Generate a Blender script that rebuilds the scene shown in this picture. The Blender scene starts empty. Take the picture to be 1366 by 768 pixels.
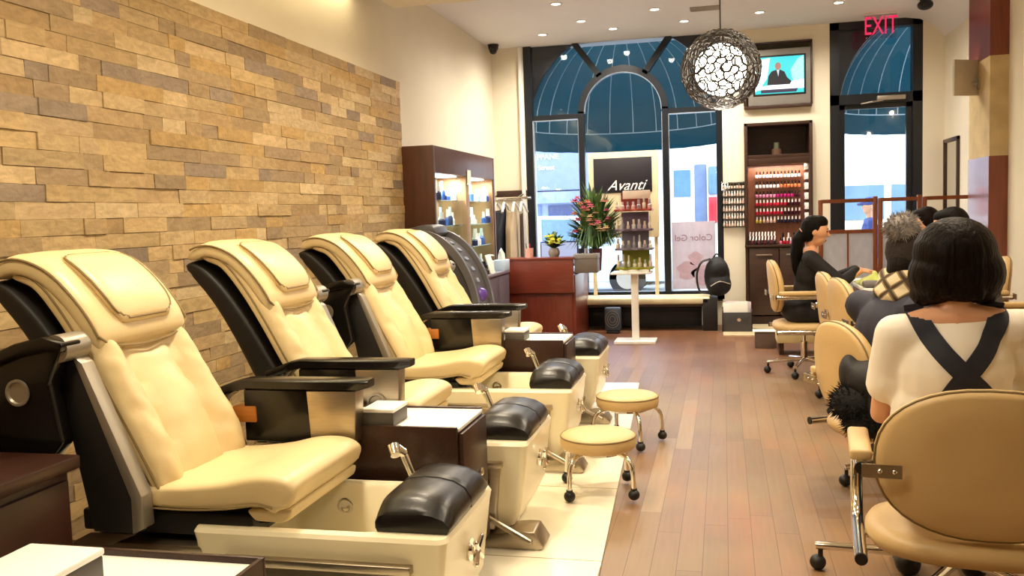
import bpy, bmesh, math, random
from mathutils import Vector, Matrix, noise
from mathutils.bvhtree import BVHTree
C = bpy.context.scene.collection
random.seed(7)
PI = math.pi
sc = bpy.context.scene

# ---------------------------------------------------------------- camera
cam_d = bpy.data.cameras.new('camera'); cam = bpy.data.objects.new('camera', cam_d); C.objects.link(cam)
RGT = (0.9731231, 0.2279269, -0.0328756); UP = (0.0135894, 0.0856746, 0.9962305); FWD = (-0.2298843, 0.9699016, -0.0802746)
cam.matrix_world = Matrix(((RGT[0], UP[0], -FWD[0], 0), (RGT[1], UP[1], -FWD[1], 0), (RGT[2], UP[2], -FWD[2], 1.35), (0, 0, 0, 1)))
cam_d.sensor_width = 36; cam_d.lens = 1200 / 1366 * 36; cam_d.clip_start = 0.05; cam_d.clip_end = 200
sc.camera = cam
sc.view_settings.view_transform = 'Standard'; sc.view_settings.look = 'None'
sc.view_settings.gamma = 1; sc.view_settings.use_curve_mapping = False
sc.view_settings.exposure = 0.0

# ---------------------------------------------------------------- daylight and the room's large lights
wd = bpy.data.worlds.new('world'); sc.world = wd; wd.use_nodes = True
wn = wd.node_tree; wn.nodes.clear()
wo = wn.nodes.new('ShaderNodeOutputWorld'); wb = wn.nodes.new('ShaderNodeBackground')
wb.inputs[0].default_value = (0.80, 0.89, 1.0, 1); wb.inputs[1].default_value = 4.2
wn.links.new(wb.outputs[0], wo.inputs[0])

def light(name, kind, loc, energy, col, size=0.1, size_y=None, rot=(0, 0, 0), spot=None, spread=None):
    d = bpy.data.lights.new(name, kind); d.energy = energy; d.color = col
    if kind == 'AREA':
        d.size = size
        if size_y: d.shape = 'RECTANGLE'; d.size_y = size_y
        if spread: d.spread = spread
    elif kind == 'SPOT':
        d.shadow_soft_size = size; d.spot_size = spot; d.spot_blend = 1.0
    elif kind == 'POINT':
        d.shadow_soft_size = size
    o = bpy.data.objects.new(name, d); o.location = loc; o.rotation_euler = rot; C.objects.link(o)
    return o
WARM = (1.0, 0.85, 0.62); WARM2 = (1.0, 0.90, 0.76)
light('sun', 'SUN', (0, -5, 20), 3.5, (1.0, 0.97, 0.92), 0.1, rot=(math.radians(38), 0, math.radians(12)))
# recessed lamps of the lowered front ceiling, above the frame
for x, y, e_ in ((-1.4, 1.4, 24), (-1.4, 2.9, 32), (-1.4, 4.6, 32), (-1.4, 6.2, 30), (0.9, 3.3, 22), (0.9, 4.8, 26), (0.9, 6.3, 26)):
    light('ceiling_lamp_light', 'AREA', (x, y, 3.0), e_, WARM, 0.35, spread=math.radians(150))
light('cove_light', 'AREA', (-2.62, 2.6, 3.1), 32, (1.0, 0.84, 0.5), 0.06, 7.6, spread=math.radians(170))

# ---------------------------------------------------------------- helpers: materials
def lin(h):
    h = h.lstrip('#'); v = [int(h[i:i + 2], 16) / 255 for i in (0, 2, 4)]
    return tuple(c / 12.92 if c <= 0.04045 else ((c + 0.055) / 1.055) ** 2.4 for c in v) + (1,)
def nt(name):
    m = bpy.data.materials.new(name); m.use_nodes = True
    t = m.node_tree; b = t.nodes['Principled BSDF']
    return m, t, b
def nd(t, kind, **kw):
    n = t.nodes.new(kind)
    for k, v in kw.items():
        if k.startswith('_'): setattr(n, k[1:], v)
    return n
def mat(name, col, rough=0.5, metal=0.0, var=0.12, scale=6.0, bump=0.0, bscale=None, stretch=(1, 1, 1), spec=0.5, coat=0.0, trans=0.0):
    """principled surface whose own colour wanders a little with noise; optional fine relief"""
    m, t, b = nt(name); L = t.links
    tc = nd(t, 'ShaderNodeTexCoord'); mp = nd(t, 'ShaderNodeMapping'); mp.inputs['Scale'].default_value = stretch
    L.new(tc.outputs['Object'], mp.inputs['Vector'])
    n = nd(t, 'ShaderNodeTexNoise'); n.inputs['Scale'].default_value = scale; n.inputs['Detail'].default_value = 4
    L.new(mp.outputs[0], n.inputs['Vector'])
    c = lin(col); r = nd(t, 'ShaderNodeValToRGB')
    r.color_ramp.elements[0].position = 0.3; r.color_ramp.elements[1].position = 0.7
    r.color_ramp.elements[0].color = tuple(x * (1 - var) for x in c[:3]) + (1,)
    r.color_ramp.elements[1].color = tuple(min(1, x * (1 + var)) for x in c[:3]) + (1,)
    L.new(n.outputs['Fac'], r.inputs[0]); L.new(r.outputs[0], b.inputs['Base Color'])
    b.inputs['Roughness'].default_value = rough; b.inputs['Metallic'].default_value = metal
    b.inputs['Specular IOR Level'].default_value = spec; b.inputs['Coat Weight'].default_value = coat
    b.inputs['Transmission Weight'].default_value = trans
    if bump:
        n2 = nd(t, 'ShaderNodeTexNoise'); n2.inputs['Scale'].default_value = bscale or scale * 10; n2.inputs['Detail'].default_value = 3
        L.new(mp.outputs[0], n2.inputs['Vector'])
        bp = nd(t, 'ShaderNodeBump'); bp.inputs['Strength'].default_value = bump; bp.inputs['Distance'].default_value = 0.01
        L.new(n2.outputs['Fac'], bp.inputs['Height']); L.new(bp.outputs[0], b.inputs['Normal'])
    return m
def emit(name, col, strength):
    m, t, b = nt(name); b.inputs['Base Color'].default_value = (0, 0, 0, 1)
    b.inputs['Emission Color'].default_value = lin(col); b.inputs['Emission Strength'].default_value = strength
    return m
def glass(name, tint=(0.93, 0.96, 1.0), refl=0.06, rough=0.02):
    """thin pane: mostly clear, a little mirror"""
    m, t, b = nt(name); t.nodes.remove(b); L = t.links
    o = t.nodes['Material Output']; tr = nd(t, 'ShaderNodeBsdfTransparent'); tr.inputs[0].default_value = tint + (1,)
    gl = nd(t, 'ShaderNodeBsdfGlossy'); gl.inputs['Roughness'].default_value = rough
    fr = nd(t, 'ShaderNodeFresnel'); fr.inputs[0].default_value = 1.45
    mx = nd(t, 'ShaderNodeMixShader'); L.new(fr.outputs[0], mx.inputs[0])
    L.new(tr.outputs[0], mx.inputs[1]); L.new(gl.outputs[0], mx.inputs[2]); L.new(mx.outputs[0], o.inputs[0])
    return m
def translucent(name, col, w=0.5, stripes=None):
    m, t, b = nt(name); t.nodes.remove(b); L = t.links; o = t.nodes['Material Output']
    d = nd(t, 'ShaderNodeBsdfDiffuse'); tr = nd(t, 'ShaderNodeBsdfTranslucent'); mx = nd(t, 'ShaderNodeMixShader')
    n = nd(t, 'ShaderNodeTexNoise'); n.inputs['Scale'].default_value = 9
    r = nd(t, 'ShaderNodeValToRGB'); c = lin(col)
    r.color_ramp.elements[0].color = tuple(x * 0.85 for x in c[:3]) + (1,); r.color_ramp.elements[1].color = tuple(min(1, x * 1.12) for x in c[:3]) + (1,)
    L.new(n.outputs['Fac'], r.inputs[0])
    for s in (d, tr): L.new(r.outputs[0], s.inputs[0])
    mx.inputs[0].default_value = w; L.new(d.outputs[0], mx.inputs[1]); L.new(tr.outputs[0], mx.inputs[2]); L.new(mx.outputs[0], o.inputs[0])
    return m

# ---------------------------------------------------------------- helpers: meshes
class MB:
    def __init__(s): s.bm = bmesh.new(); s.mi = 0
    def _merge(s, b, M=None):
        if M is not None: b.transform(M)
        for f in b.faces: f.material_index = s.mi
        me = bpy.data.meshes.new('tmp'); b.to_mesh(me); b.free(); s.bm.from_mesh(me); bpy.data.meshes.remove(me); return s
    def box(s, x0, x1, y0, y1, z0, z1, bev=0.0, seg=2, M=None):
        b = bmesh.new(); bmesh.ops.create_cube(b, size=1)
        for v in b.verts: v.co = Vector(((x0 + x1) / 2 + v.co.x * (x1 - x0), (y0 + y1) / 2 + v.co.y * (y1 - y0), (z0 + z1) / 2 + v.co.z * (z1 - z0)))
        if bev: bmesh.ops.bevel(b, geom=b.edges[:], offset=bev, segments=seg, affect='EDGES', profile=0.5)
        return s._merge(b, M)
    def cyl(s, p0, p1, r0, r1=None, seg=16):
        p0 = Vector(p0); p1 = Vector(p1); r1 = r0 if r1 is None else r1; d = p1 - p0
        b = bmesh.new(); bmesh.ops.create_cone(b, cap_ends=True, segments=seg, radius1=r0, radius2=r1, depth=d.length)
        return s._merge(b, Matrix.Translation((p0 + p1) / 2) @ d.to_track_quat('Z', 'Y').to_matrix().to_4x4())
    def ell(s, c, r, rot=None, sub=16):
        b = bmesh.new(); bmesh.ops.create_uvsphere(b, u_segments=sub, v_segments=max(6, sub * 2 // 3), radius=1)
        if not hasattr(r, '__len__'): r = (r, r, r)
        Mx = Matrix.Translation(Vector(c)) @ (rot.to_4x4() if rot else Matrix.Identity(4)) @ Matrix.Diagonal((r[0], r[1], r[2], 1))
        return s._merge(b, Mx)
    def cap(s, p0, p1, r0, r1=None, seg=12):
        r1 = r0 if r1 is None else r1
        s.cyl(p0, p1, r0, r1, seg); s.ell(p0, r0, sub=seg); s.ell(p1, r1, sub=seg); return s
    def chain(s, pts, seg=12):
        for (a, ra), (b, rb) in zip(pts[:-1], pts[1:]): s.cap(a, b, ra, rb, seg)
        return s
    def tube(s, pts, r, seg=8, closed=False, flat=None):
        pts = [Vector(p) for p in pts]; n = len(pts); rings = []; b = s.bm
        up = Vector((0, 0, 1)); prev = None
        for i, p in enumerate(pts):
            a = pts[(i - 1) % n] if (closed or i > 0) else p; c = pts[(i + 1) % n] if (closed or i < n - 1) else p
            t = (c - a).normalized()
            if prev is None:
                u = t.cross(up) if abs(t.dot(up)) < 0.95 else t.cross(Vector((1, 0, 0)))
            else: u = prev - t * prev.dot(t)
            u.normalize(); prev = u; w = t.cross(u)
            rr = r[i] if hasattr(r, '__len__') else r
            rings.append([b.verts.new(p + (u * math.cos(2 * PI * k / seg) + w * math.sin(2 * PI * k / seg) * (flat or 1)) * rr) for k in range(seg)])
        pr = list(zip(rings[:-1], rings[1:])) + ([(rings[-1], rings[0])] if closed else [])
        for A, B in pr:
            for k in range(seg):
                f = b.faces.new((A[k], A[(k + 1) % seg], B[(k + 1) % seg], B[k])); f.material_index = s.mi
        if not closed:
            f = b.faces.new(rings[0][::-1]); f.material_index = s.mi; f = b.faces.new(rings[-1]); f.material_index = s.mi
        return s
    def loft(s, rings, caps=(True, True), closed=False):
        b = s.bm; R = [[b.verts.new(p) for p in r] for r in rings]; n = len(R[0])
        pr = list(zip(R[:-1], R[1:])) + ([(R[-1], R[0])] if closed else [])
        for A, B in pr:
            for k in range(n):
                f = b.faces.new((A[k], A[(k + 1) % n], B[(k + 1) % n], B[k])); f.material_index = s.mi
        if caps[0] and not closed: f = b.faces.new(R[0][::-1]); f.material_index = s.mi
        if caps[1] and not closed: f = b.faces.new(R[-1]); f.material_index = s.mi
        return s
    def lathe(s, prof, c=(0, 0, 0), seg=24, M=None):
        c = Vector(c); rings = []
        for r, z in prof:
            rings.append([(M @ Vector((r * math.cos(2 * PI * k / seg), r * math.sin(2 * PI * k / seg), z)) if M else Vector((r * math.cos(2 * PI * k / seg), r * math.sin(2 * PI * k / seg), z))) + c for k in range(seg)])
        return s.loft(rings)
    def prism(s, poly, plane, lo, hi, bev=0.0):
        def P(a, b, c): return {'xz': (a, c, b), 'yz': (c, a, b), 'xy': (a, b, c)}[plane]
        b = bmesh.new(); A = [b.verts.new(P(p[0], p[1], lo)) for p in poly]; B = [b.verts.new(P(p[0], p[1], hi)) for p in poly]
        n = len(poly); b.faces.new(A); b.faces.new(B[::-1])
        for k in range(n): b.faces.new((A[k], B[k], B[(k + 1) % n], A[(k + 1) % n]))
        bmesh.ops.recalc_face_normals(b, faces=b.faces[:])
        if bev: bmesh.ops.bevel(b, geom=b.edges[:], offset=bev, segments=2, affect='EDGES', profile=0.5, clamp_overlap=True)
        return s._merge(b)
    def grid(s, fn, nu, nv):
        b = s.bm; V = [[b.verts.new(fn(i / nu, j / nv)) for j in range(nv + 1)] for i in range(nu + 1)]
        for i in range(nu):
            for j in range(nv):
                f = b.faces.new((V[i][j], V[i + 1][j], V[i + 1][j + 1], V[i][j + 1])); f.material_index = s.mi
        return s
    def build(s, name, mats, parent=None, loc=(0, 0, 0), angle=40, smooth=True, recalc=True):
        if recalc: bmesh.ops.recalc_face_normals(s.bm, faces=s.bm.faces[:])
        me = bpy.data.meshes.new(name); s.bm.to_mesh(me); s.bm.free()
        if smooth:
            for p in me.polygons: p.use_smooth = True
            me.set_sharp_from_angle(angle=math.radians(angle))
        o = bpy.data.objects.new(name, me)
        for m in (mats if isinstance(mats, (list, tuple)) else [mats]): me.materials.append(m)
        o.location = loc; C.objects.link(o)
        if parent: o.parent = parent
        return o
    def skin(s, name, m, parent=None, voxel=0.012, it=6):
        """fuse the gathered volumes into one continuous surface"""
        o = s.build(name, m, parent, smooth=False)
        r = o.modifiers.new('r', 'REMESH'); r.mode = 'VOXEL'; r.voxel_size = voxel; r.use_smooth_shade = True
        k = o.modifiers.new('s', 'SMOOTH'); k.iterations = it; k.factor = 0.5
        dg = bpy.context.evaluated_depsgraph_get(); dg.update()
        me = bpy.data.meshes.new_from_object(o.evaluated_get(dg)); o.modifiers.clear(); old = o.data; o.data = me
        me.materials.clear(); me.materials.append(m); bpy.data.meshes.remove(old)
        for p in me.polygons: p.use_smooth = True
        return o
def tag(o, label=None, cat=None, group=None, kind=None):
    if label: o['label'] = label
    if cat: o['category'] = cat
    if group: o['group'] = group
    if kind: o['kind'] = kind
    return o
def thing(name, label, cat, loc=(0, 0, 0), rz=0, group=None):
    o = bpy.data.objects.new(name, None); C.objects.link(o); o.empty_display_size = 0.1
    o.location = loc; o.rotation_euler = (0, 0, rz)
    return tag(o, label, cat, group)
def struct(o): o['kind'] = 'structure'; return o
def copy_tree(o, parent=None):
    c = o.copy(); C.objects.link(c)
    if parent: c.parent = parent
    for ch in list(o.children): copy_tree(ch, c)
    return c
def arc(c, r, a0, a1, n, plane='xz', y=0):
    out = []
    for i in range(n + 1):
        a = math.radians(a0 + (a1 - a0) * i / n); p = (c[0] + r * math.cos(a), c[1] + r * math.sin(a))
        out.append({'xz': (p[0], y, p[1]), 'yz': (y, p[0], p[1]), 'xy': (p[0], p[1], y)}[plane])
    return out
def spline(pts, n):
    """Catmull-Rom through tuples"""
    P = [Vector(p) for p in pts]; P = [P[0] * 2 - P[1]] + P + [P[-1] * 2 - P[-2]]; out = []; m = len(P) - 3
    for k in range(n + 1):
        t = k / n * m; i = min(int(t), m - 1); u = t - i; a, b, c, d = P[i:i + 4]
        out.append(0.5 * ((2 * b) + (c - a) * u + (2 * a - 5 * b + 4 * c - d) * u * u + (3 * b - a - 3 * c + d) * u ** 3))
    return out
def text(name, s, size, m, parent, M, depth=0.002, shear=0.0, space=1.0):
    cu = bpy.data.curves.new(name, 'FONT'); cu.body = s; cu.size = size; cu.extrude = depth; cu.shear = shear; cu.align_x = 'CENTER'; cu.align_y = 'CENTER'; cu.space_character = space
    t = bpy.data.objects.new(name, cu); C.objects.link(t); dg = bpy.context.evaluated_depsgraph_get(); dg.update()
    me = bpy.data.meshes.new_from_object(t.evaluated_get(dg)); bpy.data.objects.remove(t); me.transform(M)
    me.materials.clear(); me.materials.append(m); o = bpy.data.objects.new(name, me); C.objects.link(o)
    if parent: o.parent = parent
    return o
FACE_CAM = Matrix.Rotation(PI / 2, 4, 'X')            # text standing upright, read from -Y
FACE_OUT = Matrix.Rotation(PI, 4, 'Z') @ FACE_CAM     # text read from +Y

# ---------------------------------------------------------------- materials
CREAM = mat('cream_leather', '#E2CA98', 0.36, var=0.05, scale=3, bump=0.12, bscale=30)
CREAM2 = mat('tan_leather', '#D2B27C', 0.42, var=0.05, scale=3, bump=0.08, bscale=60)
SEAM = mat('seam_piping', '#8a744a', 0.5)
BLACK = mat('black_vinyl', '#15110f', 0.32, var=0.2, bump=0.06, bscale=80)
SHELL = mat('black_shell', '#14100e', 0.55, var=0.2)
BLACKGLOSS = mat('black_lacquer', '#120f0d', 0.22, var=0.2)
RUBBER = mat('black_rubber', '#161413', 0.5)
STEEL = mat('brushed_steel', '#b8ac98', 0.34, 1.0, var=0.08, scale=14, stretch=(1, 1, 12))
SILVER = mat('silver_paint', '#aaa294', 0.4, 0.7, var=0.05)
CHROME = mat('chrome', '#e6e2da', 0.08, 1.0, var=0.03)
BASIN = mat('cream_acrylic', '#F8EDCC', 0.25, var=0.02, scale=3)
WHITE = mat('white_laminate', '#FAF7F0', 0.3, var=0.02)
GREYBOX = mat('dark_grey_plastic', '#55504a', 0.45)
DWOOD = mat('espresso_wood', '#3a241a', 0.35, var=0.25, scale=7, stretch=(1, 1, 14))
DWOODX = mat('espresso_wood_level', '#3a241a', 0.33, var=0.25, scale=7, stretch=(14, 1, 14))
BROWN = mat('walnut_wood', '#341b11', 0.35, var=0.22, scale=6, stretch=(10, 1, 1.2))
RED = mat('mahogany', '#74301f', 0.3, var=0.2, scale=8, stretch=(6, 6, 0.6), coat=0.2)
REDH = mat('mahogany_level', '#74301f', 0.3, var=0.2, scale=8, stretch=(0.6, 6, 9), coat=0.2)
PILLARW = mat('pillar_veneer', '#7a3b22', 0.3, var=0.18, scale=6, stretch=(5, 5, 0.5), coat=0.2)
CAB = mat('cabinet_veneer', '#52301f', 0.4, var=0.18, scale=6, stretch=(5, 5, 0.5))
GREYCAB = mat('slate_laminate', '#5c5560', 0.35, var=0.08)
PAINT = mat('wall_paint', '#E8DFC9', 0.75, var=0.03, scale=2, bump=0.03, bscale=60)
CEIL = mat('ceiling_paint', '#E6E4E6', 0.8, var=0.02, scale=2)
FRAME = mat('dark_window_frame', '#0f141c', 0.35, var=0.15)
TRIMW = mat('white_trim', '#e8e6e2', 0.5, var=0.03)
PANE = glass('window_glass')
SHELFGLASS = glass('shelf_glass', (0.85, 0.95, 0.92))
ACRYL = glass('acrylic', (0.95, 0.97, 1.0))
SKIN = mat('skin', '#d9a17c', 0.5, var=0.06, scale=10)
HAIRB = mat('black_hair', '#0b0807', 0.55, var=0.35, scale=20, stretch=(6, 6, 0.8), bump=0.6, bscale=14, spec=0.1)
HAIRD = mat('dark_brown_hair', '#120906', 0.5, var=0.4, scale=16, stretch=(6, 6, 0.8), bump=0.6, bscale=14, spec=0.1)
TEE = mat('white_cotton', '#F3EADC', 0.8, var=0.03, bump=0.1, bscale=18)
NAVY = mat('navy_cloth', '#20222f', 0.75, var=0.15, bump=0.1, bscale=90)
SUIT = mat('black_wool', '#161417', 0.8, var=0.2, bump=0.08, bscale=60)
COAT = mat('dark_padded_coat', '#121011', 0.6, var=0.2, bump=0.5, bscale=14)
FURB = mat('black_fur', '#0e0c0b', 0.9, var=0.4, scale=40)
FURG = mat('grey_fur', '#8d8682', 0.9, var=0.45, scale=30)
REDWOOD = mat('screen_wood', '#8a4a22', 0.4, var=0.2, scale=8, stretch=(4, 4, 1))
PAPER = mat('paper', '#efe9dc', 0.7, var=0.03)

# ================================================================ the room
def floor_mat():
    m, t, b = nt('floor_boards'); L = t.links
    tc = nd(t, 'ShaderNodeTexCoord'); sp = nd(t, 'ShaderNodeSeparateXYZ'); L.new(tc.outputs['Object'], sp.inputs[0])
    def mth(op, a, bb=None, c=None):
        n = nd(t, 'ShaderNodeMath', _operation=op)
        for k, v in enumerate((a, bb, c)):
            if v is None: continue
            if hasattr(v, 'is_linked'): L.new(v, n.inputs[k])
            else: n.inputs[k].default_value = v
        return n.outputs[0]
    xs = mth('DIVIDE', sp.outputs['X'], 0.096); row = mth('FLOOR', xs)
    w1 = nd(t, 'ShaderNodeTexWhiteNoise', _noise_dimensions='1D'); L.new(row, w1.inputs['W'])
    ys = mth('ADD', mth('DIVIDE', sp.outputs['Y'], 1.35), mth('MULTIPLY', w1.outputs['Value'], 7.0)); col = mth('FLOOR', ys)
    cv = nd(t, 'ShaderNodeCombineXYZ'); L.new(row, cv.inputs[0]); L.new(col, cv.inputs[1])
    w2 = nd(t, 'ShaderNodeTexWhiteNoise', _noise_dimensions='3D'); L.new(cv.outputs[0], w2.inputs['Vector'])
    r = nd(t, 'ShaderNodeValToRGB'); e = r.color_ramp.elements
    e[0].position = 0; e[0].color = lin('#856a4e'); e[1].position = 1; e[1].color = lin('#a98c66')
    for p, c in ((0.3, '#917455'), (0.55, '#9a7856'), (0.8, '#8c6d51')):
        k = e.new(p); k.color = lin(c)
    L.new(w2.outputs['Value'], r.inputs[0])
    # grain
    mp = nd(t, 'ShaderNodeMapping'); mp.inputs['Scale'].default_value = (60, 3, 1); L.new(tc.outputs['Object'], mp.inputs[0])
    gn = nd(t, 'ShaderNodeTexNoise'); gn.inputs['Scale'].default_value = 1; gn.inputs['Detail'].default_value = 5; L.new(mp.outputs[0], gn.inputs['Vector'])
    g = nd(t, 'ShaderNodeMixRGB', _blend_type='MULTIPLY'); g.inputs[0].default_value = 0.35
    L.new(r.outputs[0], g.inputs[1]); L.new(gn.outputs['Fac'], g.inputs[2])
    # worn grey traffic lane and reddish varnish left in places
    n1 = nd(t, 'ShaderNodeTexNoise'); n1.inputs['Scale'].default_value = 1.1; n1.inputs['Detail'].default_value = 5; L.new(tc.outputs['Object'], n1.inputs['Vector'])
    r1 = nd(t, 'ShaderNodeValToRGB'); r1.color_ramp.elements[0].position = 0.46; r1.color_ramp.elements[1].position = 0.66; L.new(n1.outputs['Fac'], r1.inputs[0])
    x1 = nd(t, 'ShaderNodeMixRGB'); L.new(mth('MULTIPLY', r1.outputs[0], 0.55), x1.inputs[0]); L.new(g.outputs[0], x1.inputs[1]); x1.inputs[2].default_value = lin('#94805f')
    mp2 = nd(t, 'ShaderNodeMapping'); mp2.inputs['Scale'].default_value = (2.2, 0.8, 1); mp2.inputs['Location'].default_value = (3.1, 1.4, 0); L.new(tc.outputs['Object'], mp2.inputs[0])
    n2 = nd(t, 'ShaderNodeTexNoise'); n2.inputs['Scale'].default_value = 1; n2.inputs['Detail'].default_value = 4; L.new(mp2.outputs[0], n2.inputs['Vector'])
    r2 = nd(t, 'ShaderNodeValToRGB'); r2.color_ramp.elements[0].position = 0.56; r2.color_ramp.elements[1].position = 0.72; L.new(n2.outputs['Fac'], r2.inputs[0])
    x2 = nd(t, 'ShaderNodeMixRGB'); L.new(mth('MULTIPLY', r2.outputs[0], 0.38), x2.inputs[0]); L.new(x1.outputs[0], x2.inputs[1]); x2.inputs[2].default_value = lin('#b06a3e')
    # the boards at the shop-window end kept their red varnish
    far = nd(t, 'ShaderNodeMapRange'); far.inputs['From Min'].default_value = 6.2; far.inputs['From Max'].default_value = 8.6; L.new(sp.outputs['Y'], far.inputs['Value'])
    x3 = nd(t, 'ShaderNodeMixRGB', _blend_type='MULTIPLY'); L.new(mth('MULTIPLY', far.outputs[0], 0.85), x3.inputs[0]); L.new(x2.outputs[0], x3.inputs[1]); x3.inputs[2].default_value = (0.62, 0.40, 0.38, 1)
    # joints
    fx = mth('FRACT', xs); jx = mth('MINIMUM', fx, mth('SUBTRACT', 1.0, fx)); fy = mth('FRACT', ys); jy = mth('MINIMUM', fy, mth('SUBTRACT', 1.0, fy))
    j = mth('MAXIMUM', mth('LESS_THAN', jx, 0.018), mth('LESS_THAN', jy, 0.0016))
    x4 = nd(t, 'ShaderNodeMixRGB'); L.new(mth('MULTIPLY', j, 0.6), x4.inputs[0]); L.new(x3.outputs[0], x4.inputs[1]); x4.inputs[2].default_value = lin('#4a3222')
    L.new(x4.outputs[0], b.inputs['Base Color'])
    rr = nd(t, 'ShaderNodeMapRange'); rr.inputs['To Min'].default_value = 0.28; rr.inputs['To Max'].default_value = 0.5; L.new(n1.outputs['Fac'], rr.inputs['Value']); L.new(rr.outputs[0], b.inputs['Roughness'])
    return m
struct(MB().box(-2.95, 2.6, -2.2, 10.95, -0.1, 0.0).build('floor', floor_mat(), smooth=False))

def tile_mat():
    m, t, b = nt('cream_floor_tile'); L = t.links
    tc = nd(t, 'ShaderNodeTexCoord'); mp = nd(t, 'ShaderNodeMapping'); mp.inputs['Location'].default_value = (0.47, 0.33, 0); L.new(tc.outputs['Object'], mp.inputs[0])
    br = nd(t, 'ShaderNodeTexBrick'); br.offset = 0; br.inputs['Scale'].default_value = 1; br.inputs['Brick Width'].default_value = 0.9; br.inputs['Row Height'].default_value = 0.92
    br.inputs['Mortar Size'].default_value = 0.004; br.inputs['Color1'].default_value = lin('#FBF3DC'); br.inputs['Color2'].default_value = lin('#F9F0D6'); br.inputs['Mortar'].default_value = lin('#b5a47c')
    L.new(mp.outputs[0], br.inputs['Vector']); n = nd(t, 'ShaderNodeTexNoise'); n.inputs['Scale'].default_value = 2.5; n.inputs['Detail'].default_value = 5
    L.new(tc.outputs['Object'], n.inputs['Vector'])
    r = nd(t, 'ShaderNodeValToRGB'); r.color_ramp.elements[0].color = (0.86, 0.82, 0.74, 1); r.color_ramp.elements[1].position = 0.6; L.new(n.outputs['Fac'], r.inputs[0])
    x = nd(t, 'ShaderNodeMixRGB', _blend_type='MULTIPLY'); x.inputs[0].default_value = 0.6; L.new(br.outputs['Color'], x.inputs[1]); L.new(r.outputs[0], x.inputs[2])
    L.new(x.outputs[0], b.inputs['Base Color']); b.inputs['Roughness'].default_value = 0.18
    return m
TILE = tile_mat()
struct(MB().prism([(-2.7, -2), (-0.28, -2), (-0.47, 3.24), (-0.60, 5.9), (-0.66, 7.0), (-2.7, 7.0)], 'xy', 0.0, 0.012).build('floor_tile_strip', TILE, smooth=False))
struct(MB().box(-0.02, 0.72, 9.72, 10.68, 0.0, 0.012).build('floor_tile_patch', mat('beige_floor_tile', '#cdbb98', 0.35), smooth=False))

# walls
struct(MB().box(-2.95, -2.7, -2.2, 10.95, 0, 3.5).build('wall_left', PAINT, smooth=False))
struct(MB().box(2.35, 2.6, -2.2, 10.95, 0, 3.5).build('wall_right', PAINT, smooth=False))
struct(MB().box(-2.95, 2.6, -2.4, -2.2, 0, 3.5).build('wall_rear', mat('low_bounce_dark_wood', '#4a2f20', 0.5, var=0.15, scale=5, stretch=(5, 5, 0.5)), smooth=False))  # unseen wall, coloured dark to cut light bouncing onto the near chair back
bw = MB()
bw.box(-2.7, -2.31, 10.7, 11.0, 0, 3.36)                                     # left of the shop window
bw.box(-2.31, 0.0, 10.7, 11.0, 0, 0.30)                                      # under it
bw.box(0.0, 0.24, 10.7, 11.25, 0, 3.36); bw.box(0.98, 1.17, 10.7, 11.25, 0, 3.36)   # wall with the niches
bw.box(0.24, 0.98, 10.7, 11.25, 2.30, 2.47); bw.box(0.24, 0.98, 10.7, 11.25, 3.18, 3.36); bw.box(0.24, 0.98, 11.15, 11.25, 0, 3.36)
bw.box(2.13, 2.35, 10.7, 11.0, 0, 3.36)
struct(bw.build('wall_back', PAINT, smooth=False))
struct(MB().box(-2.36, -2.315, 10.64, 10.7, 0.3, 3.34, 0.005).build('trim_1', TRIMW))
# ceiling: high at the shop-window end, lowered in front with a lit slot along the stone wall
struct(MB().box(-2.7, 2.35, 6.9, 11.0, 3.35, 3.5).build('ceiling', CEIL, smooth=False))
struct(MB().box(-2.53, 2.35, -2.2, 6.9, 3.02, 3.12).build('ceiling_lowered', mat('ceiling_paint_warm', '#E3DAC8', 0.8, var=0.02), smooth=False))
struct(MB().box(-2.7, 2.35, -2.2, 6.9, 3.38, 3.5).build('ceiling_upper', CEIL, smooth=False))
struct(MB().box(-2.53, 2.35, 6.8, 6.9, 3.12, 3.38).build('ceiling_step', CEIL, smooth=False))
struct(MB().prism([(2.35, 3.35), (2.35, 3.12), (2.28, 3.2), (2.2, 3.27), (2.1, 3.325), (1.95, 3.35)], 'xz', 6.9, 10.7).build('ceiling_cove', CEIL))

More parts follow.
